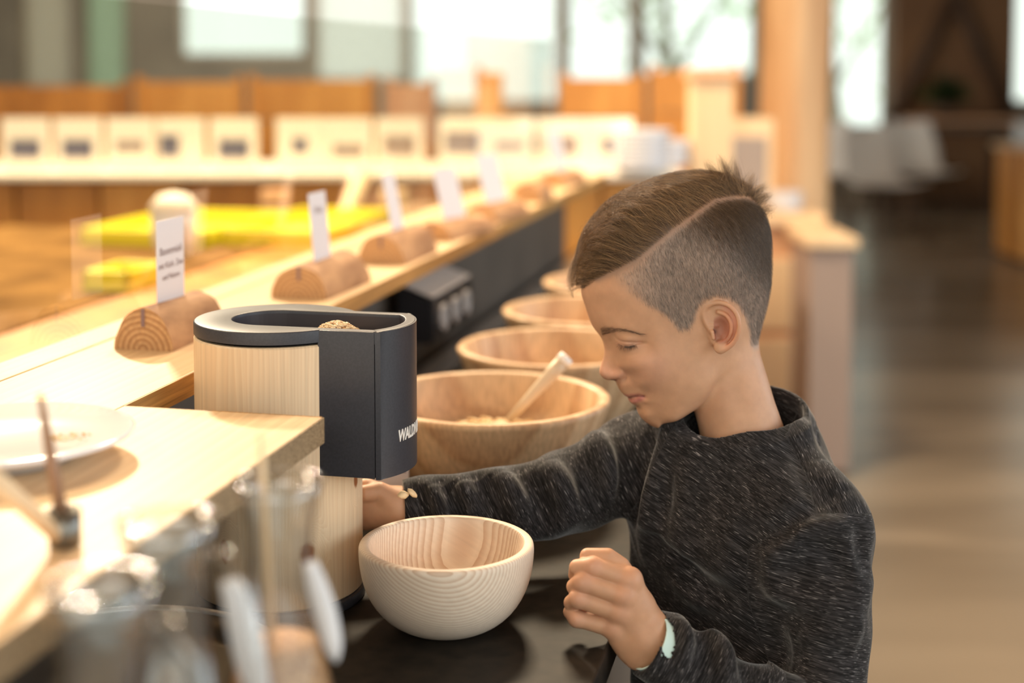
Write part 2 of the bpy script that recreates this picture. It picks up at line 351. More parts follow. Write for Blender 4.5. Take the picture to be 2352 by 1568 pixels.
# trees outside the windows
M['tree_bark'] = noisy('tree_bark', (0.30, 0.28, 0.22), (0.42, 0.38, 0.30), 8, 0.9)
M['tree_leaf'] = noisy('tree_leaf', (0.35, 0.50, 0.22), (0.55, 0.68, 0.38), 6, 0.8)
def tree(x, y, h, lean, label):
    t = thing('birch_tree', label, 'tree', (x, y, -0.1), 0, 'young trees outside the windows')
    tubeo('trunk', [(0, 0, 0), (lean*0.4, 0, h*0.4), (lean, 0, h)], [0.11, 0.08, 0.03], M['tree_bark'], t, 8)
    bm = bmesh.new(); tube(bm, [(lean*0.3, 0, h*0.35), (lean*0.3+0.5, 0.1, h*0.6), (lean*0.3+0.8, 0.1, h*0.8)], [0.05, 0.035, 0.02], 6); tube(bm, [(lean*0.4, 0, h*0.4), (lean*0.4-0.5, 0.1, h*0.6), (lean*0.3-0.8, 0, h*0.7)], [0.05, 0.03, 0.015], 6)
    bm_obj('branch', bm, M['tree_bark'], t, True)
    bm = bmesh.new()
    for k in range(420):
        c = Vector((lean+rng.normal(0, 0.7), rng.normal(0, 0.5), h*0.75+rng.normal(0, 0.5))); s = 0.05
        d1 = Vector(rng.normal(size=3)).normalized(); d2 = d1.orthogonal().normalized()
        vs = [bm.verts.new(c+d1*s*1.4), bm.verts.new(c+d2*s), bm.verts.new(c-d1*s*1.4), bm.verts.new(c-d2*s)]; bm.faces.new(vs)
    tag(bm_obj('leaves', bm, M['tree_leaf'], t), kind='stuff')
tree(1.95, 16.5, 3.4, -0.35, 'slender tree with dark leaning trunk outside the window behind the log column')
tree(4.3, 18.5, 3.2, -0.5, 'pale tree outside the bright window beside the brown wall')

# ---------------------------------------------------------------- log column and the end of the buffet
def blob(bm, c, r, sub=3):
    v = bmesh.ops.create_icosphere(bm, subdivisions=sub, radius=1.0)['verts']
    bmesh.ops.transform(bm, matrix=Matrix.Translation(Vector(c)) @ Matrix.Diagonal((*r, 1)), verts=v)
M['column'] = noisy('column_log', (0.62, 0.34, 0.16), (0.84, 0.55, 0.30), 3.0, 0.6, stretch=(3, 3, 0.35), bump=0.4)
bm = bmesh.new(); seg = 40; prev = None
for k in range(24):
    z = 3.4*k/23; ring = []
    for i in range(seg):
        an = 2*math.pi*i/seg; r = 0.142 - 0.012*z/3.4 + 0.007*math.sin(3*an+z*1.3)+0.005*math.sin(5*an-z*2)+0.006*math.sin(z*4)
        ring.append(bm.verts.new((r*math.cos(an), r*math.sin(an), z)))
    if prev:
        for i in range(seg): bm.faces.new((prev[i], prev[(i+1) % seg], ring[(i+1) % seg], ring[i]))
    prev = ring
colo = bm_obj('log_column', bm, M['column'], None, True); colo.location = (1.075, 5.5, 0); tag(colo, kind='structure')

t = thing('end_cabinet', 'pale wooden cabinet at the far end of the buffet, butting the log column', 'cabinet', (0.80, 5.0, 0))
boxo('body', (0, 0, 0.38), (0.34, 0.5, 0.74), M['pink_wood'], t); boxo('top_board', (0.02, 0, 0.77), (0.44, 0.56, 0.035), M['light_wood'], t)
boxo('plinth', (0, 0, 0.012), (0.30, 0.46, 0.022), M['dark_timber'], t, bev=0)
for zz in (0.25, 0.52): boxo('door_panel', (0, -0.255, zz), (0.30, 0.012, 0.24), M['light_wood'], t)
t = thing('side_cabinet', 'low wooden cabinet with pinkish side standing in front of the log column', 'cabinet', (0.985, 4.55, 0))
boxo('body', (0, 0, 0.37), (0.13, 0.3, 0.70), mat('pink_grey', (0.36, 0.27, 0.23), 0.6), t); boxo('top_board', (0, 0, 0.735), (0.16, 0.34, 0.03), M['light_wood'], t)
boxo('plinth', (0, 0, 0.012), (0.11, 0.27, 0.022), M['dark_timber'], t, bev=0)
t = thing('display_box', 'pale framed box with a grey front on the end cabinet', 'box', (0.80, 4.95, 0.788))
boxo('frame', (0, 0, 0.155), (0.17, 0.2, 0.31), M['light_wood'], t); boxo('front_panel', (0, -0.103, 0.13), (0.12, 0.008, 0.24), mat('greybrown', (0.36, 0.30, 0.27), 0.6), t, bev=0)
t = thing('wood_pillar', 'square pale wooden post standing at the corner of the buffet', 'post', (0.585, 4.25, 0))
boxo('shaft', (0, 0, 0.62), (0.12, 0.12, 1.24), M['light_wood'], t); boxo('cap', (0, 0, 1.255), (0.15, 0.15, 0.03), M['pink_wood'], t)
boxo('foot', (0, 0, 0.02), (0.15, 0.15, 0.04), M['light_wood'], t)
def plates(name, loc, r, n, dz, label, grp=None):
    for k in range(n):
        p = latheo(name, [(0, 0.0), (r*0.55, 0.0), (r*0.62, 0.004), (r, 0.016), (r*0.985, 0.020), (r*0.6, 0.009), (0, 0.008)], M['porcelain'], seg=32)
        od = ['lowest', 'second from below', 'third from below', 'fourth from below', 'fifth from below', 'sixth from below', 'seventh from below', 'eighth from below'][k] if k < n-1 else 'topmost'
        p.location = (loc[0], loc[1], loc[2]+k*dz); tag(p, label+', '+od, 'plate', grp)
plates('plate', (0.92, 4.82, 0.788), 0.06, 5, 0.012, 'small white plate in the stack beside the display box', 'white plates stacked by the display box')

# ---------------------------------------------------------------- cross counter with picture cards (4 m away)
YC = 4.0
t = thing('cross_counter', 'orange panelled wooden counter closing the far end of the buffet, with a cream top', 'counter', (-0.81, YC+0.25, 0))
boxo('body', (0, 0.02, 0.49), (2.52, 0.42, 0.94), M['amber_wood'], t); boxo('worktop', (0.02, 0, 0.9695), (2.54, 0.54, 0.019), M['cream'], t)
boxo('plinth', (0, 0, 0.01), (2.5, 0.4, 0.02), M['dark_timber'], t, bev=0)
mats = [M['amber_wood'], M['orange_wood'], M['amber_wood'], M['amber_wood'], M['orange_wood'], M['amber_wood'], M['orange_wood'], M['pink_wood'], M['amber_wood'], M['orange_wood'], M['orange_wood']]
for i in range(11): boxo('wood_panel', (-1.18+i*0.236, -0.205, 0.49), (0.228, 0.018, 0.92), mats[i], t, bev=0.003)
for px, w, m in ((632, 62, 'pink_wood'), (905, 60, 'light_wood')):
    p = BG(px, 470, 3.72); q = thing('counter_post', 'salmon coloured wooden post in front of the cross counter' if w == 62 else 'pale wooden post of the cross counter behind the third card', 'post', (p.x, 3.72, 0))
    boxo('shaft', (0, 0, 0.478), (w/FPX*3.72, 0.05, 0.955), M[m], q); boxo('foot', (0, 0, 0.01), (0.10, 0.08, 0.02), M[m], q)
p0, p1 = BG(790, 497, 3.7), BG(835, 392, 3.7)
q = tubeo('leaning_slat', [(p0.x-0.16, 3.62, 0.45), (p1.x, 3.705, p1.z)], 0.022, M['light_wood']); tag(q, 'pale slat leaning on the cross counter left of the third card', 'slat')
cards = [(60, 1), (180, 1), (300, 2), (415, 3), (538, 1), (690, 4), (800, 5), (918, 6), (1062, 7), (1170, 2), (1290, 6), (1400, 4)]
looks = {1: 'dark blue picture', 2: 'faint pale picture', 3: 'violet picture at one side', 4: 'small dark round picture', 5: 'low dark picture', 6: 'grey picture', 7: 'teal grey picture'}
names = ['leftmost', 'second', 'third', 'fourth', 'fifth', 'sixth', 'seventh', 'eighth', 'ninth', 'tenth', 'eleventh', 'twelfth']
for i, (px, k) in enumerate(cards):
    p = BG(px, 330, YC+0.08)
    t = thing('picture_card', 'white card with a %s, %s from left on the cross counter' % (looks[k], names[i]) if i else 'white card with a dark blue picture at the left end of the row', 'card', (p.x, YC+0.08, 0.98), 0, 'picture cards on the cross counter')
    w = 0.135
    boxo('board', (0, 0, 0.075), (w, 0.012, 0.148), M['cream'], t, bev=0.001)
    pw, ph, ox, oz = {1: (0.085, 0.052, 0, 0.062), 2: (0.08, 0.03, 0, 0.07), 3: (0.055, 0.06, -0.03, 0.07), 4: (0.040, 0.04, 0, 0.072), 5: (0.085, 0.032, 0, 0.058), 6: (0.085, 0.055, 0, 0.07), 7: (0.095, 0.06, 0, 0.08)}[k]
    boxo('picture', (ox, -0.008, oz), (pw, 0.003, ph), M['photo_warm' if k in (2, 5, 6) else 'photo_dark'], t, bev=0)
    boxo('foot', (0, 0.02, 0.004), (w*0.8, 0.05, 0.006), M['cream'], t, bev=0)
for px, n, r in ((1480, 9, 0.085), (1555, 6, 0.07)):
    p = BG(px, 400, 3.92)
    plates('plate', (p.x, 4.02 if n == 9 else 4.2, 0.98), r, n, 0.0125, 'white plate in the taller pile on the cross counter' if n == 9 else 'white plate in the lower pile beside the wood post', 'white plates piled on the cross counter')

# ---------------------------------------------------------------- wooden benches beyond (5.5 m)
def bench(px0, px1, pytop, m, label, slope=0.0):
    a, b = BG(px0, pytop, 5.5), BG(px1, pytop, 5.5); w = b.x-a.x; h = a.z
    t = thing('wooden_bench', label, 'bench', ((a.x+b.x)/2, 5.5, 0), 0, 'wooden benches beyond the buffet')
    n = 5; z0 = 0.46
    for k in range(n):
        zc = z0+(h-z0)*(k+0.5)/n; ww = w-0.06 - (slope*k/n)
        boxo('back_board', (-(slope*k/n)/2, 0, zc), (ww, 0.03, (h-z0)/n-0.006), M[m], t)
    boxo('seat', (0, 0.22, 0.44), (w, 0.42, 0.035), M[m], t)
    for s in (-1, 1): boxo('leg', (s*(w/2-0.05), 0.2, 0.211), (0.05, 0.38, 0.422), M[m], t)
    for s in ((-1, 1) if not slope else (-1,)): boxo('post', (s*(w/2-0.015), 0, h/2+0.01), (0.03, 0.05, h+0.02), M[m], t)
bench(-40, 300, 196, 'amber_wood', 'brown wooden bench back behind the leftmost picture cards')
bench(312, 560, 186, 'orange_wood', 'orange wooden bench back behind the fourth and fifth picture cards')
bench(572, 862, 182, 'orange_wood', 'bright orange bench back below the large window')
bench(885, 1000, 190, 'pink_wood', 'small pinkish bench back behind the eighth picture card')
bench(1092, 1250, 165, 'orange_wood', 'narrow orange bench back with stepped right end', 0.16)
bench(1285, 1480, 178, 'orange_wood', 'orange bench back just right of the dark window post')
bench(1492, 1700, 160, 'orange_wood', 'orange bench back nearest to the log column')

# ---------------------------------------------------------------- dining corner at the right
def chair(x, y, rz, label):
    t = thing('shell_chair', label, 'chair', (x, y, 0), rz, 'white shell chairs in the dining corner')
    bm = bmesh.new(); n = 14; g = []
    for i in range(n+1):
        u = i/n; row = []
        for j in range(9):
            w = (j/8-0.5)*0.44
            if u < 0.5: yy, zz = 0.20-0.4*u*2*1.0, 0.45-0.03*math.sin(u*2*math.pi)*1
            else:
                q = (u-0.5)*2; yy, zz = -0.20-0.07*q-0.05*math.sin(q*1.5), 0.45+0.38*q
            ws = 1.0-0.22*max(0, u-0.7)/0.3
            row.append(bm.verts.new((w*ws, yy+abs(w)**2*0.6*(u > 0.4), zz+abs(w)**2*0.5)))
        g.append(row)
    for i in range(n):
        for j in range(8): bm.faces.new((g[i][j], g[i][j+1], g[i+1][j+1], g[i+1][j]))
    s = bm_obj('seat_shell', bm, M['white'], t, True); md = s.modifiers.new('t', 'SOLIDIFY'); md.thickness = 0.012
    for sx in (-1, 1):
        for sy in (-1, 1): tubeo('leg', [(sx*0.10, sy*0.10, 0.44), (sx*0.22, sy*0.22, 0.0)], [0.014, 0.011], M['dark_timber'], t, 8)
def table(x, y, w, d, label, m='brown_wall'):
    t = thing('dining_table', label, 'table', (x, y, 0))
    boxo('table_top', (0, 0, 0.735), (w, d, 0.03), M[m], t)
    for sx in (-1, 1):
        for sy in (-1, 1): boxo('leg', (sx*(w/2-0.05), sy*(d/2-0.05), 0.36), (0.06, 0.06, 0.72), M['dark_timber'], t)
    return t
chair(2.62, 10.0, rad(200), 'white shell chair nearest to the bright window'); chair(2.36, 10.9, rad(160), 'white shell chair half hidden behind the log column')
chair(3.20, 11.1, rad(190), 'white shell chair in front of the dark table')
table(2.7, 12.3, 1.1, 0.8, 'dark dining table below the bright window', 'dark_timber'); table(3.75, 12.2, 1.0, 0.75, 'dark dining table in front of the brown wall', 'dark_timber')
t = thing('sideboard', 'dark brown sideboard against the brown wall', 'sideboard', (4.15, 13.25, 0)); boxo('body', (0, 0, 0.40), (0.95, 0.4, 0.72), M['brown_wall'], t); boxo('top', (0, 0, 0.775), (1.0, 0.45, 0.03), M['pink_wood'], t); boxo('plinth', (0, 0, 0.02), (0.9, 0.35, 0.04), M['dark_timber'], t)
t = thing('potted_plant', 'bushy green plant in a dark pot on the sideboard', 'plant', (3.98, 13.2, 0.79))
latheo('pot', [(0, 0), (0.08, 0), (0.11, 0.14), (0.10, 0.14), (0.09, 0.12), (0, 0.12)], M['dark_timber'], t)
bm = bmesh.new()
for k in range(160):
    an = rng.uniform(0, 6.28); el = rng.uniform(0.2, 1.4); L_ = rng.uniform(0.15, 0.34)
    d = Vector((math.cos(an)*math.cos(el), math.sin(an)*math.cos(el), math.sin(el))); sd = d.orthogonal().normalized()*0.025; b0 = Vector((0, 0, 0.13))
    bm.faces.new([bm.verts.new(b0+d*0.02), bm.verts.new(b0+d*L_*0.6+sd), bm.verts.new(b0+d*L_), bm.verts.new(b0+d*L_*0.6-sd)])
tag(bm_obj('foliage', bm, mat('plant_green', (0.06, 0.10, 0.03), 0.6), t), kind='stuff')
# timber A-frame on the brown wall
t = thing('timber_brace', 'dark timber brace in the shape of an A on the brown wall', 'timber', (bx(2165), 13.66, 0.0))
tubeo('strut', [(0.0, 0, 1.95), (-0.62, 0, 0.70)], 0.07, M['dark_timber'], t, 8); tubeo('strut', [(0.0, 0, 1.95), (0.55, 0, 0.78)], 0.07, M['dark_timber'], t, 8)
boxo('post', (0, 0, 2.62), (0.16, 0.12, 1.5), M['dark_timber'], t)
# easel
t = thing('wooden_easel', 'wooden trestle easel with a dark blue cloth over its top rail', 'easel', (4.35, 11.2, 0))
for s in (-1, 1): tubeo('leg', [(s*0.05, 0, 1.15), (s*0.30, -0.05, 0.0)], 0.028, M['orange_wood'], t, 8)
tubeo('leg', [(0, 0.03, 1.15), (0, 0.42, 0.0)], 0.028, M['orange_wood'], t, 8); tubeo('rail', [(-0.26, -0.03, 0.62), (0.26, -0.03, 0.62)], 0.02, M['orange_wood'], t, 8)
boxo('cloth', (0.0, 0.0, 1.0), (0.34, 0.10, 0.34), mat('blue_cloth', (0.03, 0.07, 0.14), 0.9), t, bev=0.03)
t = thing('wood_cabinet', 'orange wooden cabinet at the right edge with pale crockery on it', 'cabinet', (3.62, 9.4, 0))
boxo('body', (0, 0, 0.38), (0.72, 0.5, 0.70), M['orange_wood'], t); boxo('top', (0, 0, 0.745), (0.78, 0.55, 0.03), M['light_wood'], t); boxo('plinth', (0, 0, 0.015), (0.68, 0.45, 0.03), M['dark_timber'], t)
plates('plate', (3.36, 9.3, 0.76), 0.11, 7, 0.02, 'pale plate on the orange cabinet at the right edge', 'pale plates on the right cabinet')

# ---------------------------------------------------------------- staff side behind the glass
def SWo(s, a, z): v = SW(s, a, z); return (v.x, v.y, v.z)
t = thing('prep_counter', 'dark brown prep counter behind the glass guard carrying the yellow trays', 'counter', SWo(1.85, 1.62, 0), -G)
boxo('top', (0, 0, 0.863), (0.80, 2.8, 0.03), noisy('prep_top', (0.13, 0.065, 0.02), (0.30, 0.16, 0.05), 5, 0.9, spec=0.04), t); boxo('body', (0, 0, 0.43), (0.74, 2.7, 0.83), M['dark_timber'], t); boxo('plinth', (0, 0, 0.007), (0.7, 2.6, 0.014), M['dark_timber'], t, bev=0)
t = thing('staff_bench', 'amber wooden worktop running just behind the glass guard', 'worktop', SWo(2.4, 1.02, 0), -G)
boxo('top', (0, 0, 0.865), (0.36, 1.8, 0.03), M['amber_wood'], t); boxo('body', (0, 0, 0.435), (0.32, 1.75, 0.83), M['brown_wall'], t); boxo('plinth', (0, 0, 0.01), (0.3, 1.7, 0.02), M['dark_timber'], t, bev=0)
def tray(px, py, w, d, label):
    z = 0.882; v = (py-Y0)/FPX; dd = (CAMZ-z)/(SP+v*CP); p = W(px, py, dd)
    t = thing('yellow_tray', label, 'tray', (p.x, p.y, z), -G, 'yellow trays behind the glass'); bm = bmesh.new(); prism(bm, [(x*w/2, y*d/2) for x, y in ((-1, -1), (1, -1), (1, 1), (-1, 1))], 0, 0.008)
    bm_obj('base', bm, M['yellow'], t)
    bm = bmesh.new()
    for sx, sy, lx, ly in ((0, 1, w, 0.012), (0, -1, w, 0.012), (1, 0, 0.012, d), (-1, 0, 0.012, d)): box(bm, (sx*(w/2-0.006), sy*(d/2-0.006), 0.02), (lx, ly, 0.03), 0.003)
    bm_obj('rim', bm, M['yellow'], t)
tray(430, 537, 0.30, 0.46, 'yellow tray behind the glass with the white crock on it'); tray(715, 535, 0.24, 0.50, 'yellow tray behind the glass beyond the second card'); tray(285, 655, 0.09, 0.14, 'small yellow tray low behind the glass left of the first card')
p = BG(400, 535, 2.95)
t = thing('white_crock', 'round white crock with a cream lid standing on the yellow tray', 'crock', (p.x, 2.95, 0.891))
latheo('pot', [(0, 0), (0.036, 0), (0.045, 0.03), (0.047, 0.085), (0.044, 0.09), (0.0, 0.09)], M['porcelain'], t)
latheo('lid', [(0.048, 0.091), (0.049, 0.10), (0.03, 0.122), (0.0, 0.128)], M['cream'], t)

# ================================================================ BUFFET COUNTER
t = thing('serving_counter', 'long black serving counter with a dark upright back under the wooden shelf', 'counter', SWo(1.9, 0.40, 0), -G)
S0, S1 = 0.55, 3.9
def cbox(name, s0, s1, a0, a1, z0, z1, m, bev=0.002):
    return boxo(name, (-( (a0+a1)/2-0.40), (s0+s1)/2-1.9, (z0+z1)/2), (a1-a0, s1-s0, z1-z0), m, t, bev)
cbox('worktop', S0, S1, 0.174, 0.640, 0.77, CTR, M['counter'])
cbox('front_panel', S0+0.02, S1-0.02, 0.215, 0.235, 0.06, 0.77, M['panel_dark'])
cbox('plinth', S0+0.05, S1-0.05, 0.27, 0.60, 0.0, 0.06, M['panel_dark'])
cbox('steel_strip', 1.30, 3.7, 0.578, 0.628, CTR, CTR+0.0012, mat('pale_strip', (0.88, 0.86, 0.84), 0.22, 0.9), 0)
cbox('end_panel', S1-0.03, S1, 0.235, 0.63, 0.06, 0.77, M['panel_dark'])
t = thing('upright_panel', 'dark brown upright panel between the black counter and the oak shelf', 'panel', SWo(1.9, 0.655, 0), -G)
boxo('panel_sheet', (0, 0, 0.487), (0.012, 3.3, 0.972), M['panel_dark'], t); boxo('floor_rail', (0, 0, 0.02), (0.03, 3.3, 0.04), M['panel_dark'], t)
# shelf: boards of the oak top
t = thing('oak_shelf', 'raised pale oak shelf with a notch round the grain mill', 'shelf', SWo(1.9, 0.66, 0.974), -G)
def sbox(name, s0, s1, a0, a1, m=None, z0=0.0, z1=0.021, bev=0.0012):
    return boxo(name, (-((a0+a1)/2-0.66), (s0+s1)/2-1.9, (z0+z1)/2), (a1-a0, s1-s0, z1-z0), m or M['oak'], t, bev)
sbox('board', 0.30, 3.75, 0.576, 0.7285); sbox('edge_strip', 0.30, 3.75, 0.7305, 0.775)
sbox('wing_board', 0.30, 1.090, 0.399, 0.5752)
sbox('end_lipping', 0.30, 1.0895, 0.3975, 0.3988, M['oak_end'], 0.0, 0.0208, 0)
sbox('end_lipping', 1.0908, 3.75, 0.5742, 0.5755, M['oak_edge'], 0.0, 0.0208, 0)
sbox('end_lipping', 1.0903, 1.0915, 0.400, 0.574, M['oak_edge'], 0.0, 0.0208, 0)
o = boxo('glass_guard', SWo(2.05, 0.7185, 0.996+0.175), (0.006, 3.3, 0.349), M['pane'], bev=0, rz=-G); tag(o, 'clear glass guard standing along the left edge of the oak shelf', 'glass guard')

# socket box on the back panel
t = thing('socket_box', 'black metal socket box with a shiny sloping top and three white sockets under the shelf', 'socket box', SWo(2.16, 0.628, 0.865), -G)
bm = bmesh.new(); pf = [(0, 0), (0.055, 0.0), (0.055, 0.065), (0, 0.085)]
a_ = [bm.verts.new((x, -0.12, z)) for x, z in pf]; b_ = [bm.verts.new((x, 0.12, z)) for x, z in pf]
bm.faces.new(a_); bm.faces.new(b_[::-1])
for i in range(4): bm.faces.new((a_[i], b_[i], b_[(i+1) % 4], a_[(i+1) % 4]))
bmesh.ops.recalc_face_normals(bm, faces=bm.faces); bmesh.ops.bevel(bm, geom=list(bm.edges), offset=0.003, segments=2, affect='EDGES')
bm_obj('housing', bm, mat('black_metal', (0.02, 0.02, 0.025), 0.3, 0.3), t)
q = boxo('top_plate', (0.028, 0, 0.0785), (0.054, 0.225, 0.003), mat('pale_metal', (0.62, 0.58, 0.55), 0.5, 0.2), t, bev=0); q.rotation_euler = (0, math.atan2(0.02, 0.055), 0)
for k in (-1, 0, 1):
    s = latheo('socket', [(0, 0.0), (0.021, 0), (0.021, 0.006), (0.017, 0.007), (0.016, 0.003), (0, 0.003)], mat('socket_grey', (0.42, 0.38, 0.36), 0.4) if k == -1 else bpy.data.materials['socket_grey'], t, seg=24)
    s.location = (0.055, k*0.068, 0.032); s.rotation_euler = (0, rad(90), 0)

# half-log card holders and their cards
def halflog(s, a, L_, r, h, yaw, card, lab, clab, txt=None, skew=0.0):
    P = SW(s, a, SHELF)
    t = thing('half_log', lab, 'card holder', tuple(P), -G+yaw, 'half logs holding cards on the oak shelf')
    n = 18; bm = bmesh.new(); rings = []
    for k in range(7):
        y = -L_/2+L_*k/6; ring = []
        for i in range(n+1):
            an = math.pi*i/n; rr = 1+0.025*math.sin(3*an+k*0.5+s*7)+0.012*math.sin(9*an+k)
            ring.append(bm.verts.new((r*rr*math.cos(an), y, max(0, h*rr*math.sin(an)))))
        rings.append(ring)
    for A, B in zip(rings[:-1], rings[1:]):
        for i in range(n): bm.faces.new((A[i], A[i+1], B[i+1], B[i]))
        bm.faces.new((A[0], B[0], B[-1], A[-1]))
    f0 = bm.faces.new(rings[0][::-1]); f1 = bm.faces.new(rings[-1]); f0.material_index = f1.material_index = 1
    bmesh.ops.recalc_face_normals(bm, faces=bm.faces)
    lg = bm_obj('log', bm, [M['logbark'], M['logend']], t); sharp(lg, 40)
    boxo('slot', (0, -L_/2-0.0002, h*0.78), (0.0035, 0.002, h*0.42), M['ink'], t, bev=0)
    if card:
        cw, chh, tilt = card
        c = thing('name_card', clab, 'card', tuple(SW(s, a, SHELF+h*0.9)), -G+yaw, 'white name cards in the half logs')
        cd = boxo('paper_sheet', (0, 0, chh/2), (0.0012, cw, chh), M['paper'], c, bev=0)
        for (str_, sz, zz, yy) in (txt or []):
            me = text_mesh(str_, sz, 0.0); me.materials.append(M['ink'])
            q = bpy.data.objects.new('lettering', me); COL.objects.link(q); q.parent = c
            q.location = (0.0010, yy, zz); q.rotation_euler = (rad(90), 0, rad(90))
        c.rotation_euler = (0, tilt, -G+yaw); return t, c
    return t, None
halflog(1.372, 0.668, 0.125, 0.032, 0.042, 0.0, (0.062, 0.088, 0.0), 'thick half log with bark, nearest on the oak shelf, beside the grain mill', 'white card with brown lettering in the nearest half log',
        [('Basenmüsli', 0.0115, 0.052, 0), ('mit Kürb. Zwe', 0.0095, 0.038, 0), ('und Nüssen', 0.0085, 0.026, 0)])
cardrow = [(1.72, 0.628, 0.155, 0.036, 0.040, rad(-2), (0.055, 0.088, rad(-5)), 'second half log along the oak shelf, behind the grain mill lid', 'narrow white card with one dark word, second along the shelf'),
           (2.03, 0.622, 0.15, 0.036, 0.042, rad(-3), (0.05, 0.088, rad(-11)), 'third half log along the oak shelf', 'leaning white card, third along the shelf'),
           (2.32, 0.612, 0.17, 0.036, 0.030, rad(-12), (0.08, 0.088, rad(-14)), 'flat half log, fourth along the shelf', 'leaning white card, fourth along the shelf'),
           (2.58, 0.600, 0.14, 0.034, 0.034, rad(-14), (0.085, 0.092, rad(-16)), 'dark half log, fifth along the shelf', 'wide leaning white card, fifth along the shelf'),
           (2.95, 0.610, 0.10, 0.034, 0.040, rad(-4), None, 'small empty half log, sixth along the shelf', None),
           (3.35, 0.622, 0.16, 0.036, 0.036, rad(-10), (0.08, 0.10, rad(-14)), 'last half log at the far end of the oak shelf', 'faint white card at the far end of the oak shelf')]
for i, (s, a, L_, r, h, yaw, card, lab, clab) in enumerate(cardrow):
    halflog(s, a, L_, r, h, yaw, card, lab, clab, [('Nuss', 0.013, 0.062, 0)] if i == 0 else None)

# ---------------------------------------------------------------- big staved bowls
M['cereal'] = noisy('cereal', (0.62, 0.42, 0.22), (0.88, 0.70, 0.45), 90, 0.8)
def flakes(bm, n, c, rx, ry, h, size, seed):
    r_ = np.random.default_rng(seed)
    for k in range(n):
        q = math.sqrt(r_.uniform()); an = r_.uniform(0, 6.283); x = c[0]+rx*q*math.cos(an); y = c[1]+ry*q*math.sin(an)
        z = c[2]+h*(1-q*q)+r_.uniform(0, size*0.5)
        v = bmesh.ops.create_icosphere(bm, subdivisions=1, radius=1)['verts']
        R = Matrix.Rotation(r_.uniform(0, 6.28), 4, 'Z') @ Matrix.Rotation(r_.uniform(-0.6, 0.6), 4, 'X')
        bmesh.ops.transform(bm, matrix=Matrix.Translation((x, y, z)) @ R @ Matrix.Diagonal((size, size*0.45, size*0.38, 1)), verts=v)
def bigbowl(s, a, label, r=0.134, h=0.112, fill=0.05):
    t = thing('wooden_bowl', label, 'bowl', tuple(SW(s, a, CTR)), random.uniform(0, 3), 'large wooden bowls on the black counter')
    ro = [(0, 0), (r*0.50, 0), (r*0.62, 0.012), (r*0.78, 0.042), (r*0.91, 0.075), (r*0.985, h*0.93), (r, h-0.003), (r-0.003, h), (r-0.010, h), (r-0.013, h-0.003),
          (r*0.86, 0.075), (r*0.72, 0.044), (r*0.55, 0.020), (0, 0.014)]
    b = latheo('shell', ro, M['bowlwood'], t, seg=64)
    if fill:
        bm = bmesh.new(); R = r*0.70; lathe(bm, [(R, fill-0.008), (R*0.7, fill-0.002), (0, fill+0.004)], 40); f1 = bm_obj('muesli_bed', bm, M['cereal'], t, True)
        bm = bmesh.new(); flakes(bm, 260, (0, 0, fill-0.006), R*0.95, R*0.95, 0.010, 0.006, int(s*100)); q = bm_obj('muesli_flakes', bm, M['cereal'], t); tag(q, kind='stuff')
    return t
B1 = bigbowl(1.540, 0.366, 'large wooden bowl nearest the boy, with muesli and a spoon in it', fill=0.068)
bigbowl(1.84, 0.345, 'second large wooden bowl in the row on the counter', fill=0.04)
bigbowl(2.13, 0.350, 'third large wooden bowl in the row, behind the second', fill=0.04)
bigbowl(2.42, 0.345, 'fourth large wooden bowl, farthest visible, by the boy\'s fringe', fill=0.04)
P = SW(1.535, 0.352, CTR+0.078)
t = thing('serving_spoon', 'tan serving spoon with a whitish end sticking out of the nearest large bowl', 'spoon', (0, 0, 0))
a0 = W(1168, 972, 1.60); a1 = W(1300, 822, 1.60)
a0.z = max(a0.z, CTR+0.085)
d = (a1-a0); M['spoon'] = mat('spoon_tan', (0.60, 0.48, 0.34), 0.45, 0.1)
tubeo('handle', [a0, a0+d*0.3, a0+d*0.75, a1], [0.0045, 0.0055, 0.008, 0.0085], M['spoon'], t, 10)
tubeo('grip_end', [a1-d*0.06, a1+d*0.02], [0.0092, 0.0086], M['white'], t, 12)
bm = bmesh.new(); blob(bm, a0-d.normalized()*0.012, (0.018, 0.016, 0.007), 2); bm_obj('spoon_bowl', bm, M['spoon'], t, True)
# small white label card by the first bowl
c0 = W(905, 1150, 1.44)
t = thing('label_card', 'small white label card standing behind the boy\'s far hand', 'card', (c0.x-0.002, c0.y, CTR), rad(8))
boxo('sheet', (0, 0, 0.045), (0.034, 0.0012, 0.088), M['paper'], t, bev=0, rx=0.0); boxo('foot', (0, 0, 0.004), (0.034, 0.02, 0.008), M['light_wood'], t)
boxo('printed_line', (0.006, -0.0009, 0.074), (0.016, 0.0006, 0.003), M['ink'], t, bev=0)

# ================================================================ GRAIN MILL
MC = Vector((-0.2103, 1.2803, CTR))
mill = thing('grain_mill', 'round pine grain mill with an anthracite hopper and spout, standing in the shelf notch', 'grain mill', tuple(MC), -G)
M['pine'] = wood('pine', (0.83, 0.60, 0.385), (0.88, 0.67, 0.45), ring=300, centre=(0.055, 0.125, 0), warp=0.05, wscale=9, rough=0.45, sharp=(0.1, 0.95), fine=0.12, zs=0.12,
                 knots=((0.0475, -0.057, 0.058, 0.0078), (-0.023, -0.071, 0.062, 0.0065), (0.0735, -0.006, 0.112, 0.005)))
R = 0.0745
latheo('body', [(0, 0.010), (R-0.002, 0.010), (R, 0.012), (R, 0.2385), (R-0.0015, 0.24), (R-0.006, 0.24), (R-0.006, 0.17), (0, 0.17)], M['pine'], mill, seg=128)
sharp(mill.children[-1], 30)
latheo('base_ring', [(0, 0.0), (R+0.0005, 0.0), (R+0.002, 0.0015), (R+0.002, 0.0085), (R+0.0008, 0.010), (0, 0.010)], M['plastic'], mill, seg=96)
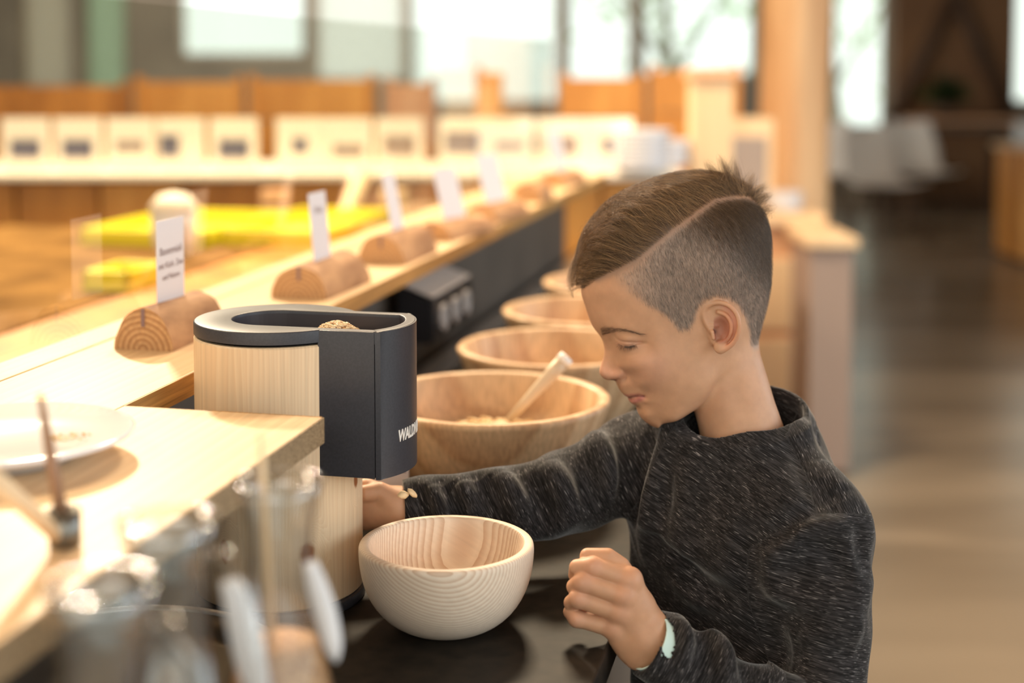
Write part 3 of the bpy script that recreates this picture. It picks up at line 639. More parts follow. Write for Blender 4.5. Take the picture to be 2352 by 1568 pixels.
# lid: disc with a slot that runs into the hopper
SL = 0.0385
def arc(cx, cy, r, a0, a1, n): return [(cx+r*math.cos(a0+(a1-a0)*i/n), cy+r*math.sin(a0+(a1-a0)*i/n)) for i in range(n+1)]
ZT = 0.2535
def outline():
    th = math.asin(0.048/R)
    pts = arc(0, 0, R, th, 2*math.pi-th, 72)          # circle from the rear joint round the left to the front joint
    pts += [(0.1075, -0.048), (0.1115, -0.0475)]
    c = arc(0.0565, 0.0, 0.0695, -math.asin(0.0475/0.0695)+0.03, math.asin(0.0475/0.0695)-0.03, 20)
    pts += c + [(0.1115, 0.0475), (0.1075, 0.048)]
    return pts
def slot():
    pts = arc(-0.0025, 0, SL, math.pi/2, 3*math.pi/2, 28)
    c = arc(0.0565, 0, 0.0595, -math.asin(0.0385/0.0595), math.asin(0.0385/0.0595), 14)
    return pts + c
def ringsolid(name, out, inn, z0, z1, m, bev=0.0015):
    """plate with a hole: n-gon bridge through triangle fill"""
    bm = bmesh.new()
    vo = [bm.verts.new((x, y, z1)) for x, y in out]; vi = [bm.verts.new((x, y, z1)) for x, y in inn]
    eo = [bm.edges.new((vo[i], vo[(i+1) % len(vo)])) for i in range(len(vo))]; ei = [bm.edges.new((vi[i], vi[(i+1) % len(vi)])) for i in range(len(vi))]
    bmesh.ops.triangle_fill(bm, use_beauty=True, edges=eo+ei)
    top = list(bm.faces)
    r = bmesh.ops.extrude_face_region(bm, geom=top)
    nv = [e for e in r['geom'] if isinstance(e, bmesh.types.BMVert)]
    for v in nv: v.co.z = z0
    bmesh.ops.recalc_face_normals(bm, faces=bm.faces)
    if bev:
        es = [e for e in bm.edges if len(e.link_faces) == 2 and e.calc_face_angle(0) > rad(60) and abs(e.verts[0].co.z-z1) < 1e-6 and abs(e.verts[1].co.z-z1) < 1e-6]
        bmesh.ops.bevel(bm, geom=es, offset=bev, segments=3, profile=0.5, affect='EDGES')
    o = bm_obj(name, bm, m, mill); sharp(o, 40); return o
ringsolid('lid', outline(), slot(), 0.2425, ZT, M['plastic'])
# trough inside the slot: sloping floor
bm = bmesh.new(); S_ = slot(); S_ = [(x, y) for x, y in S_]
def zf(x): return 0.238-0.048*min(1, max(0, (x+0.045)/0.11))
n = len(S_); top = [bm.verts.new((x, y, ZT-0.003)) for x, y in S_]; low = [bm.verts.new((x*0.98, y*0.97, zf(x)-0.003)) for x, y in S_]
for i in range(n): bm.faces.new((top[i], top[(i+1) % n], low[(i+1) % n], low[i]))
bm.faces.new(low[::-1]); bmesh.ops.triangulate(bm, faces=[f for f in bm.faces if len(f.verts) > 4])
bm_obj('trough', bm, M['plastic_in'], mill)
# hopper / spout housing on the right: two shells parted by a fine joint
def shell(name, poly, z0, z1, hollow=None):
    bm = bmesh.new(); prism(bm, poly, z0, z1, 0.0012); o = bm_obj(name, bm, M['plastic'], mill); sharp(o, 40); return o
ZB = 0.1262
inn = [(0.0575, -0.0480), (0.1058, -0.0480), (0.1058, -0.0405), (0.0575, -0.0405)]
shell('housing_front', [(0.0555, -0.0486), (0.1060, -0.0486), (0.1060, -0.0415), (0.0600, -0.0415)], ZB, 0.2531)
shell('housing_back', [(0.0600, 0.0415), (0.1060, 0.0415), (0.1060, 0.0480), (0.0560, 0.0480)], ZB, 0.2424)
cov = [(0.1068, -0.0486), (0.1115, -0.0482)] + arc(0.0565, 0.0, 0.0700, -math.asin(0.0475/0.0695)+0.03, math.asin(0.0475/0.0695)-0.03, 24) + [(0.1115, 0.0482), (0.1068, 0.0486)]
cov += [(0.1068, 0.040)] + arc(0.0565, 0.0, 0.0600, math.asin(0.040/0.060), -math.asin(0.040/0.060), 20) + [(0.1068, -0.040)]
shell('spout_cover', cov, ZB-0.001, 0.2531)
bm = bmesh.new(); box(bm, (0.092, 0, 0.150), (0.034, 0.078, 0.046)); bm_obj('spout_block', bm, M['plastic_in'], mill)
# lettering bent round the cover
me = text_mesh('WALDNER', 0.0140, 0.00025, shear=0.16, offset=0.00045, align='LEFT')
Rl = 0.0704; a_start = -0.42
for v in me.vertices:
    x, y, z = v.co; an = a_start + x*0.70/Rl
    v.co = (0.0565+(Rl+z)*math.cos(an), (Rl+z)*math.sin(an), 0.1545+y)
me.materials.append(M['white']); me.name = 'lettering'
q = bpy.data.objects.new('lettering', me); COL.objects.link(q); q.parent = mill; q['label'] = 'white maker lettering'
# grain heap in the hopper
M['grain'] = noisy('wheat', (0.62, 0.38, 0.18), (0.86, 0.64, 0.40), 300, 0.5)
bm = bmesh.new(); flakes(bm, 560, (0.060, -0.013, 0.2345), 0.028, 0.024, 0.0185, 0.0030, 5)
wh = bm_obj('wheat_grain', bm, M['grain'], None, True); wh.location = MC; wh.rotation_euler = (0, 0, -G); tag(wh, 'heap of pale brown wheat grains in the hopper of the grain mill', 'grain', kind='stuff')

# ---------------------------------------------------------------- light bowl in front
M['pinebowl'] = wood('turned_pine', (0.70, 0.50, 0.36), (0.92, 0.78, 0.64), ring=330, centre=(0.02, 0.15, 0.06), rot=(rad(58), rad(38), rad(20)), warp=0.022, wscale=5, rough=0.5, sharp=(0.3, 0.95), fine=0.08, zs=0.2)
bp = SW(1.166, 0.316, CTR)
prof = []
Ro, Hh = 0.0745, 0.0815
outer = [(0.0, 0.0), (0.030, 0.0), (0.034, 0.0006), (0.043, 0.005), (0.053, 0.0125), (0.0615, 0.023), (0.068, 0.036), (0.0718, 0.050), (0.0735, 0.064), (0.0738, 0.0735), (0.0733, 0.0765), (0.0718, 0.0785)]
inner = [(0.0672, 0.0788), (0.0655, 0.0778), (0.0646, 0.0755), (0.0625, 0.062), (0.058, 0.044), (0.050, 0.028), (0.038, 0.0165), (0.022, 0.0105), (0.0, 0.009)]
o = latheo('pine_bowl', [(r*1.018, z*0.935) for r, z in outer+inner], M['pinebowl'], seg=96); o.location = bp; o.rotation_euler = (0, 0, 0.5)
md = o.modifiers.new('s', 'SUBSURF'); md.levels = 1; md.render_levels = 1
tag(o, 'pale turned pine bowl with fine growth rings, empty, in front of the grain mill', 'bowl')
# flakes falling beside the mill
for i, (px, py, rz, l, w) in enumerate([(926, 1136, 0.1, 0.0055, 0.0034), (947, 1132, 0.75, 0.0062, 0.0022)]):
    bm = bmesh.new(); blob(bm, (0, 0, 0), (l, w*0.6, w), 2)
    for v in bm.verts: v.co.z += 0.0006*math.sin(v.co.x*1800)
    q = bm_obj('oat_flake', bm, M['cereal'], None, True); q.location = W(px, py, 1.30); q.rotation_euler = (0, rz, 0.2)
    tag(q, ('broad pale flake lying at the cuff of the far sleeve' if i == 0 else 'narrow pale flake beside the cuff of the far sleeve'), 'flake', 'cereal flakes by the far cuff')
# ================================================================ FOREGROUND, OUT OF FOCUS
t = thing('steel_pan', 'round dark steel pan with a shiny rim on the counter under the shelf wing', 'pan', (-0.300, 1.052, CTR))
latheo('pan_body', [(0, 0), (0.118, 0), (0.128, 0.006), (0.131, 0.022), (0.129, 0.024), (0.124, 0.008), (0.115, 0.004), (0, 0.004)], mat('pan_steel', (0.36, 0.33, 0.29), 0.28, 0.9), t, seg=64)
latheo('rolled_rim', [(0.1285, 0.0215), (0.1345, 0.0215), (0.1355, 0.0245), (0.1325, 0.0265), (0.1290, 0.0250)], M['steel'], t, seg=64, close=True)
t = thing('white_plate', 'white crumb-strewn plate lying on the shelf wing', 'plate', (-0.365, 1.025, SHELF+0.0003))
o = latheo('dish', [(0, 0.002), (0.040, 0.002), (0.042, 0.0), (0.046, 0.0), (0.050, 0.005), (0.088, 0.017), (0.0895, 0.0195), (0.087, 0.021), (0.052, 0.0125), (0, 0.012)], M['porcelain'], t, seg=56)
bm = bmesh.new(); flakes(bm, 34, (0.045, 0.01, 0.0125), 0.022, 0.012, 0.001, 0.0022, 3); tag(bm_obj('crumbs', bm, M['cereal'], t), kind='stuff')
hx = W(150, 1262, 0.855)
t = thing('server_holder', 'small dark steel cup on the shelf wing holding two wooden servers', 'cup', (hx.x, hx.y, SHELF))
latheo('cup', [(0, 0), (0.0085, 0), (0.0095, 0.002), (0.0095, 0.022), (0.0085, 0.022), (0.008, 0.003), (0, 0.003)], M['steel_dark'], t, seg=24)
s1 = W(92, 905, 0.86); s2 = W(-6, 1110, 0.80)
b0 = Vector((hx.x, hx.y, SHELF+0.004))
q = tubeo('wooden_server', [b0+Vector((0.0, 0.002, 0)), b0.lerp(s1, 0.5), s1], [0.0042, 0.0040, 0.0018], mat('dark_server', (0.34, 0.19, 0.11), 0.5), None, 8); tag(q, 'upright thin wooden server in the small steel cup', 'server', 'wooden servers in the steel cup')
q = tubeo('wooden_server', [b0+Vector((-0.0015, -0.002, 0)), b0.lerp(s2, 0.6), s2+(s2-b0)*0.3], [0.0045, 0.0055, 0.007], M['light_wood'], None, 8); tag(q, 'slanting broad wooden server in the small steel cup', 'server', 'wooden servers in the steel cup')

M['glass'] = thin_glass('carafe_glass_clear', (0.97, 0.97, 0.965), ior=2.1, edge=(0.55, 0.53, 0.50))
M['glass_thick'] = thin_glass('carafe_glass_thick', (0.96, 0.96, 0.95), ior=2.6, edge=(0.45, 0.44, 0.42))
def carafe(px, pytop, d, label, handle=0.0, fill=0.16, spout=0.0, fillmat='cereal'):
    p = W(px, pytop, d)
    t = thing('glass_carafe', label, 'carafe', (p.x, p.y, CTR), 0, 'glass carafes at the front of the counter')
    H = p.z-CTR
    k = H/0.252
    prof = [(0, 0.0), (0.036, 0.0), (0.0385, 0.003), (0.0385, 0.03), (0.0365, 0.08), (0.031, 0.128), (0.0245, 0.158), (0.0195, 0.182), (0.0178, 0.205), (0.0190, 0.225), (0.0225, 0.243), (0.0248, 0.252)]
    inn = [(0.0236, 0.252), (0.0212, 0.243), (0.0176, 0.225), (0.0163, 0.205), (0.018, 0.182), (0.023, 0.158), (0.0294, 0.128), (0.0348, 0.08), (0.0368, 0.03), (0.0368, 0.006), (0, 0.006)]
    g = latheo('glass_body', [(r, z*k) for r, z in prof+inn], M['glass_thick' if handle else 'glass'], t, seg=56)
    bm = bmesh.new(); tube(bm, [(0.0238*math.cos(a), 0.0238*math.sin(a), H) for a in np.linspace(0, 2*math.pi, 33)], 0.0014, 8, caps=False); bm_obj('rim_bead', bm, M['glass_thick'], t, True)
    if fill:
        ir = [(0.0, 0.0065), (0.0362, 0.0065), (0.0362, 0.03*k), (0.0343, 0.08*k), (0.0290, 0.128*k)]
        rr = 0.0226 if fill > 0.155 else 0.029
        ir += [(rr, fill-0.002), (rr*0.6, fill+0.002), (0, fill+0.003)]
        latheo('filling', ir, M[fillmat], t, seg=40)
        bm = bmesh.new(); flakes(bm, 160, (0, 0, fill-0.003), rr*0.93, rr*0.93, 0.004, 0.0022, int(px)); tag(bm_obj('filling_grains', bm, M[fillmat], t), kind='stuff')
    if handle:
        s = handle; c = math.cos(s); n_ = math.sin(s)
        pts = [(0.0195, 0.235), (0.036, 0.240), (0.050, 0.225), (0.056, 0.19), (0.055, 0.15), (0.047, 0.125), (0.034, 0.118)]
        tubeo('handle', [(x*c, x*n_, z*k) for x, z in pts], 0.0042, M['glass_thick'], t, 10)
    return t
M['crisp'] = noisy('crisp', (0.42, 0.20, 0.08), (0.75, 0.45, 0.22), 220, 0.8, bump=0.6)
cA = carafe(640, 1104, 0.80, 'slim glass carafe with brown crisps in its belly, in front of the pine mill', fill=0.158, fillmat='crisp')
cB = carafe(388, 1196, 0.72, 'glass carafe with a looped handle, middle one of the row', handle=-0.5, fill=0.10)
cC = carafe(232, 1340, 0.62, 'glass carafe with a looped handle, leftmost and nearest of the row', handle=-0.4, fill=0.09)
def ptag(px0, py0, px1, py1, d, w, label):
    a, b = W(px0, py0, d), W(px1, py1, d); v = b-a; L_ = v.length; X = v.normalized(); Yv = Vector((0, 1, 0)); Zs = X.cross(Yv).normalized()
    n = 14; up = []; dn = []
    for i in range(n+1):
        u = i/n; ww = w*(0.30+0.70*math.sin(math.pi*min(1, u*0.75+0.12)))*(1 if u < 0.9 else (1-u)/0.1*0.8+0.2)
        c = X*(u*L_)+Vector((0, 0.006*math.sin(u*2.5), 0)); up.append(c+Zs*ww/2); dn.append(c-Zs*ww/2)
    bm = bmesh.new(); U = [bm.verts.new(p) for p in up]; D = [bm.verts.new(p) for p in dn]
    for i in range(n): bm.faces.new((U[i], U[i+1], D[i+1], D[i]))
    o = bm_obj('porcelain_spoon', bm, M['porcelain'], None, True); o.location = a; md = o.modifiers.new('t', 'SOLIDIFY'); md.thickness = 0.002
    tag(o, label, 'spoon', 'white spoons hanging from the carafes')
ptag(712, 1288, 772, 1525, 0.78, 0.0125, 'slim white spoon hanging at the right side of the slim carafe')
ptag(530, 1330, 600, 1640, 0.72, 0.016, 'broad white spoon leaning at the left side of the slim carafe')
q = tubeo('wooden_stick', [W(598, 990, 0.80), W(605, 1110, 0.80), W(625, 1500, 0.80)], [0.0012, 0.0022, 0.0025], M['light_wood'], None, 8); tag(q, 'thin pale wooden stick standing in the slim carafe', 'stick')
# ================================================================ THE BOY
def sn_mesh(f, lo, hi, h, B=8, lip=1.6):
    """surface nets of the zero set of f (negative inside), sampled only near the surface"""
    lo = np.array(lo, float); n = (np.ceil((np.array(hi)-lo)/h/B).astype(int))*B
    nb = n//B
    cx, cy, cz = [lo[i]+(np.arange(nb[i])+0.5)*B*h for i in range(3)]
    C = np.stack(np.meshgrid(cx, cy, cz, indexing='ij'), -1).reshape(-1, 3)
    dc = f(C).reshape(nb)
    V = np.repeat(np.repeat(np.repeat(np.where(dc < 0, -1.0, 1.0), B, 0), B, 1), B, 2).astype(np.float32)
    act = np.argwhere(np.abs(dc) < B*h*0.9*lip)
    off = np.stack(np.meshgrid(*[np.arange(B)]*3, indexing='ij'), -1).reshape(-1, 3)
    for s in range(0, len(act), 1500):
        I = (act[s:s+1500, None, :]*B+off[None]).reshape(-1, 3)
        V[I[:, 0], I[:, 1], I[:, 2]] = f(lo+I*h)
    sg = V < 0
    ny, nz = V.shape[1], V.shape[2]
    def cid(i, j, k): return (i*ny+j)*nz+k
    pts = []; cells = []; quads = []
    for ax in range(3):
        a = [slice(None)]*3; b = [slice(None)]*3; a[ax] = slice(0, -1); b[ax] = slice(1, None)
        E = np.argwhere(sg[tuple(a)] != sg[tuple(b)])
        o1, o2 = (ax+1) % 3, (ax+2) % 3
        E = E[(E[:, o1] > 0) & (E[:, o2] > 0)]
        E2 = E.copy(); E2[:, ax] += 1
        va = V[E[:, 0], E[:, 1], E[:, 2]]; vb = V[E2[:, 0], E2[:, 1], E2[:, 2]]
        t = va/(va-vb); P = E.astype(float); P[:, ax] += t
        cs = []
        for d1, d2 in ((0, 0), (1, 0), (1, 1), (0, 1)):
            c = E.copy(); c[:, o1] -= d1; c[:, o2] -= d2; cs.append(cid(c[:, 0], c[:, 1], c[:, 2]))
        for c in cs: pts.append(P); cells.append(c)
        q = np.stack(cs, 1); flip = va < 0
        q[flip] = q[flip][:, ::-1]; quads.append(q)
    P = np.concatenate(pts); Cc = np.concatenate(cells); Q = np.concatenate(quads)
    u, inv = np.unique(Cc, return_inverse=True); cnt = np.bincount(inv)
    vv = np.stack([np.bincount(inv, P[:, i])/cnt for i in range(3)], 1)
    Q = np.searchsorted(u, Q)
    return lo+vv*h, Q[:, ::-1]
def smin(a, b, k):
    hh = np.clip(0.5+0.5*(b-a)/k, 0, 1); return b*(1-hh)+a*hh-k*hh*(1-hh)
def smax(a, b, k): return -smin(-a, -b, k)
def capsule(P, a, b, ra, rb=None):
    a = np.array(a, float); b = np.array(b, float); rb = ra if rb is None else rb
    ab = b-a; t = np.clip(((P-a)@ab)/(ab@ab), 0, 1)
    return np.linalg.norm(P-a-t[:, None]*ab, axis=1)-(ra+(rb-ra)*t)
def polycap(P, pts, r):
    rs = r if isinstance(r, (list, tuple)) else [r]*len(pts); d = None
    for i in range(len(pts)-1):
        c = capsule(P, pts[i], pts[i+1], rs[i], rs[i+1]); d = c if d is None else np.minimum(d, c)
    return d
def ellip(P, c, r, R=None):
    q = P-np.array(c, float)
    if R is not None: q = q@R
    r = np.array(r, float); k0 = np.linalg.norm(q/r, axis=1); k1 = np.linalg.norm(q/r**2, axis=1)
    return k0*(k0-1)/np.maximum(k1, 1e-9)
def catmull(pts, n=8, closed=False):
    p = np.array(pts, float); N_ = len(p); out = []
    for i in range(N_ if closed else N_-1):
        g = lambda j: p[j % N_] if closed else p[min(max(j, 0), N_-1)]
        a, b, c, d = g(i-1), g(i), g(i+1), g(i+2)
        for t in np.arange(n)/n: out.append(0.5*((2*b)+(-a+c)*t+(2*a-5*b+4*c-d)*t*t+(-a+3*b-3*c+d)*t**3))
    if not closed: out.append(p[-1])
    return np.array(out)
def Wn(px, py, d): return np.array(W(px, py, 1.268+(d-1.268)*0.72 if d > 1.05 and d < 1.6 else d))

# ---- head frame: local x back, y down, v to the boy's left (towards the camera); unit = one picture pixel at the head
DH = 1.352; KH = DH/FPX
CH = np.array(W(1560, 700, DH)); CAMP = np.array([0, 0, CAMZ])
r0 = (CH-CAMP)/np.linalg.norm(CH-CAMP); Xr = np.cross(r0, [0, 0, 1.0]); Xr /= np.linalg.norm(Xr); Yd = np.cross(r0, Xr); Tt = -r0
YAW, TIL = rad(12), rad(7)
ex = math.cos(YAW)*Xr-math.sin(YAW)*Tt; ev = math.sin(YAW)*Xr+math.cos(YAW)*Tt
def rotX(v):
    x, y, t = v@Xr, v@Yd, v@Tt
    return x*Xr + (y*math.cos(TIL)+t*math.sin(TIL))*Yd + (-y*math.sin(TIL)+t*math.cos(TIL))*Tt
ex, ev, ey = rotX(ex), rotX(ev), rotX(Yd)
def L2(px, py, v):
    """local x,y of the point seen at a pixel, lying at lateral offset v"""
    r = Wn(px, py, 1.0)-CAMP; lam = (v*KH-(CAMP-CH)@ev)/(r@ev); P = CAMP+lam*r-CH
    return np.array([P@ex/KH, P@ey/KH])
def L3(px, py, v): x, y = L2(px, py, v); return np.array([x, y, v])
def loc2w(Q): return CH+KH*(Q[:, :1]*ex+Q[:, 1:2]*ey+Q[:, 2:3]*ev)
def w2loc(P): q = (np.asarray(P)-CH)/KH; return np.stack([q@ex, q@ey, q@ev], -1)

front = [(1341, 632), (1336, 655), (1336, 675), (1342, 696), (1351, 724), (1357, 740), (1364, 753), (1371, 762), (1378, 771), (1384, 782), (1387, 793), (1388.5, 805), (1387, 817), (1384, 828),
         (1380.5, 838), (1378, 846), (1377, 853), (1378.5, 860), (1383, 866), (1390, 870.5), (1399, 873), (1408, 873), (1414, 876), (1417, 882), (1420, 889), (1424, 896), (1429, 902), (1434, 907), (1439, 910.5), (1443.5, 913),
         (1444, 918), (1447, 923), (1452, 927), (1458, 930), (1462, 934), (1464, 940), (1467, 949), (1473, 959), (1482, 968), (1493, 975), (1507, 979)]
under = [(1530, 981), (1556, 973), (1585, 956), (1612, 937), (1634, 912), (1655, 885)]
backp = [(1690, 862), (1722, 835), (1736, 800), (1740, 775), (1751, 735), (1763, 690), (1768, 630), (1768, 575), (1760, 515), (1742, 470), (1712, 437), (1672, 418), (1628, 409), (1580, 411), (1530, 424), (1480, 446), (1435, 476), (1396, 515), (1367, 558), (1352, 598)]
poly = [L2(a, b, 0) for a, b in front] + [L2(a, b, 62) for a, b in under] + [L2(a, b, 0) for a, b in backp]
poly = catmull(poly, 4, closed=True)
GX0, GY0, GN, GM = -300, -330, 560, 680
gx = GX0+np.arange(GN); gy = GY0+np.arange(GM)
def poly_sdf(P, poly):
    a = poly; b = np.roll(poly, -1, 0); d = np.full(len(P), 1e9); ins = np.zeros(len(P), bool)
    for i in range(len(a)):
        e = b[i]-a[i]; w = P-a[i]; t = np.clip((w@e)/(e@e), 0, 1); d = np.minimum(d, ((w-t[:, None]*e)**2).sum(1))
        c = (a[i, 1] > P[:, 1]) != (b[i, 1] > P[:, 1])
        with np.errstate(divide='ignore', invalid='ignore'): xi = a[i, 0]+(P[:, 1]-a[i, 1])/(b[i, 1]-a[i, 1])*e[0]
        ins ^= c & (P[:, 0] < xi)
    return np.where(ins, np.sqrt(d), -np.sqrt(d))
GG = np.stack(np.meshgrid(gx, gy, indexing='ij'), -1).reshape(-1, 2).astype(float)
D = poly_sdf(GG, poly).reshape(GN, GM)
def gblur(A, s):
    n = int(3*s); k = np.exp(-0.5*(np.arange(-n, n+1)/s)**2); k /= k.sum()
    A = np.pad(A, n, mode='edge'); A = sum(k[i]*A[i:A.shape[0]-2*n+i, :] for i in range(2*n+1)); return sum(k[i]*A[:, i:A.shape[1]-2*n+i] for i in range(2*n+1))
def sstep(x, a, b): t = np.clip((x-a)/(b-a), 0, 1); return t*t*(3-2*t)
Db = gblur(D, 9); D = D+(Db-D)*sstep(D, 6, 26)
RC = 40.0; PHI = np.where(D > 0, RC*(1-np.exp(-np.maximum(D, 0)/RC)), D)
def gsample(A, x, y):
    fx = np.clip(x-GX0, 0, GN-1.001); fy = np.clip(y-GY0, 0, GM-1.001); i = fx.astype(int); j = fy.astype(int); u = fx-i; w = fy-j
    return A[i, j]*(1-u)*(1-w)+A[i+1, j]*u*(1-w)+A[i, j+1]*(1-u)*w+A[i+1, j+1]*u*w
LM = [(1560, 560, 152), (1650, 560, 164), (1705, 620, 146), (1480, 560, 134), (1415, 570, 96), (1600, 480, 128), (1690, 500, 120), (1742, 560, 92), (1600, 660, 160), (1665, 700, 147), (1642, 750, 137), (1672, 752, 131), (1655, 790, 127), (1640, 720, 142), (1540, 640, 150), (1480, 650, 136),
      (1430, 650, 116), (1385, 655, 82), (1360, 670, 52), (1346, 670, 28), (1740, 700, 72), (1720, 770, 78), (1690, 800, 100), (1760, 620, 60), (1500, 480, 104), (1450, 510, 90), (1640, 430, 62), (1560, 435, 60), (1720, 460, 62),
      (1372, 735, 48), (1385, 755, 52), (1410, 755, 80), (1440, 762, 101), (1480, 765, 119), (1400, 720, 84), (1440, 720, 112), (1500, 790, 124), (1540, 780, 134), (1540, 720, 143), (1590, 760, 139),
      (1394, 797, 17), (1402, 800, 26), (1409, 803, 40), (1418, 800, 63), (1432, 800, 80), (1450, 800, 93), (1468, 797, 103), (1483, 790, 111),
      (1394, 826, 14), (1403, 830, 22), (1413, 834, 36), (1424, 838, 56), (1440, 842, 80), (1460, 848, 98), (1485, 850, 113), (1530, 850, 127), (1585, 840, 131), (1635, 840, 122),
      (1384, 852, 15), (1392, 856, 23), (1403, 860, 30), (1415, 864, 35), (1428, 867, 39), (1440, 868, 50), (1452, 872, 66), (1470, 880, 86), (1402, 845, 22), (1418, 850, 38), (1398, 868, 22),
      (1423, 886, 21), (1432, 892, 31), (1445, 897, 43), (1460, 902, 56), (1480, 908, 70), (1440, 903, 32), (1450, 906, 40),
      (1452, 917, 30), (1464, 919, 44), (1478, 922, 62), (1462, 929, 30), (1472, 935, 42), (1476, 950, 38), (1490, 962, 46), (1505, 965, 56), (1490, 940, 62), (1505, 925, 84), (1525, 940, 88), (1520, 900, 104), (1555, 905, 116),
      (1555, 950, 98), (1580, 925, 113), (1600, 930, 103), (1540, 968, 76), (1620, 900, 118), (1640, 880, 112), (1660, 850, 108), (1500, 880, 108), (1560, 870, 126)]
cen = np.array([L2(a, b, w) for a, b, w in LM]); wv = np.array([w for _, _, w in LM], float)
ph = gsample(PHI, cen[:, 0], cen[:, 1]); okm = ph > 2.0
cen, wv, ph = cen[okm], wv[okm], ph[okm]
lq = np.log(wv**2/ph)
def tps(r2): return 0.5*r2*np.log(np.maximum(r2, 1e-6))
A_ = tps(((cen[:, None]-cen[None])**2).sum(-1)/1e4); n_ = len(cen)
Pm = np.c_[np.ones(n_), cen/100]
K_ = np.block([[A_+np.eye(n_)*0.004, Pm], [Pm.T, np.zeros((3, 3))]])
co = np.linalg.solve(K_, np.r_[lq, 0, 0, 0])
LQ = np.zeros(len(GG))
for s in range(0, len(GG), 60000):
    g = GG[s:s+60000]; LQ[s:s+60000] = tps(((g[:, None]-cen[None])**2).sum(-1)/1e4)@co[:n_] + co[n_]+g@co[n_+1:]/100
LQ = np.clip(LQ, math.log(8), math.log(1400)).reshape(GN, GM)
S0 = PHI*np.exp(LQ)
W0 = np.sqrt(np.maximum(S0, 0)); dW = np.zeros_like(W0)
def seat(px, py):
    """local x,y of a surface point seen at a pixel"""
    v = 60.0
    for _ in range(12):
        x, y = L2(px, py, v); v = 0.5*v+0.5*float(gsample(W0, np.array([x]), np.array([y]))[0])
    return np.array([x, y])
def stroke(pts, amp, sig, taper=True):
    q = np.array([seat(a, b) for a, b in pts]); q = catmull(q, 6) if len(q) > 1 else q
    X0, X1, Y0_, Y1 = q[:, 0].min()-4*sig, q[:, 0].max()+4*sig, q[:, 1].min()-4*sig, q[:, 1].max()+4*sig
    i0, i1, j0, j1 = int(max(0, X0-GX0)), int(X1-GX0)+1, int(max(0, Y0_-GY0)), int(Y1-GY0)+1
    g = np.stack(np.meshgrid(gx[i0:i1], gy[j0:j1], indexing='ij'), -1).reshape(-1, 2).astype(float)
    best = np.full(len(g), 1e9); at = np.zeros(len(g))
    if len(q) == 1: best = ((g-q[0])**2).sum(1); at[:] = 0.5
    else:
        for k in range(len(q)-1):
            e = q[k+1]-q[k]; w = g-q[k]; t = np.clip((w@e)/(e@e), 0, 1); dd = ((w-t[:, None]*e)**2).sum(1)
            m = dd < best; best[m] = dd[m]; at[m] = (k+t[m])/(len(q)-1)
    am = amp*(np.sin(np.pi*np.clip(at*0.8+0.1, 0, 1))**0.7 if (taper and len(q) > 1) else 1)
    dW[i0:i1, j0:j1] += (am*np.exp(-0.5*best/sig**2)).reshape(i1-i0, j1-j0)
LASH = [(1420, 787.5), (1426, 791), (1434, 793.5), (1444, 793.5), (1454, 791.5), (1462, 789), (1474, 787)]
stroke([(1436, 789)], 6.5, 8.5); stroke([(1455, 789)], 3.0, 8)
stroke([(1410, 768), (1417, 778), (1426, 783.5), (1442, 785.5), (1458, 786), (1474, 787), (1486, 788)], -4.6, 2.0)
stroke(LASH, -4.5, 1.8)
stroke([(1426, 797), (1440, 800), (1456, 797)], 1.8, 4); stroke([(1424, 806), (1440, 814), (1462, 812)], -1.5, 4)
stroke([(1424, 774), (1440, 777), (1462, 778)], 3.0, 5); stroke([(1402, 778), (1407, 790), (1411, 798)], -5, 6)
stroke([(1385, 756), (1410, 752), (1440, 754), (1470, 762)], 2.5, 8)
stroke([(1429, 848), (1437, 856), (1439, 866), (1433, 874)], -6, 2.8); stroke([(1421, 862)], 5.5, 7.5); stroke([(1399, 850)], -1.5, 7)
stroke([(1404, 874), (1412, 874), (1420, 872)], -7, 2.4, False)
stroke([(1441, 912), (1450, 911.5), (1460, 909.5), (1470, 908.5), (1480, 911)], -5.0, 1.7, False); stroke([(1482, 913)], -4, 4)
stroke([(1450, 920), (1460, 918), (1472, 913)], 3.2, 3.6); stroke([(1436, 905), (1450, 904), (1466, 903)], 2.2, 4)
stroke([(1464, 937), (1476, 933), (1490, 930)], -3.5, 5); stroke([(1440, 858), (1452, 876), (1468, 892), (1484, 904)], -1.6, 5)
stroke([(1495, 850)], 3, 26); stroke([(1486, 965)], 3, 12); stroke([(1412, 897), (1419, 889)], -1.0, 3)
stroke([(1560, 965), (1592, 946), (1622, 918)], 3, 9)
WG = np.maximum(W0+dW, 0); SG = np.where(S0 > 0, WG**2, S0)
SG = np.where(S0 > 60, SG, S0)
SG = gblur(SG, 0.8)
GSX, GSY = np.gradient(SG)
def head_f(Q):
    x, y, v = Q[:, 0], Q[:, 1], Q[:, 2]; S = gsample(SG, x, y)
    gX = gsample(GSX, x, y); gY = gsample(GSY, x, y)
    # beyond the grid the level set keeps growing
    F = v*v-S; g = np.sqrt(4*v*v+gX*gX+gY*gY)+1e-3
    d = F/np.maximum(g, 12)
    return np.clip(d, -60, 60)
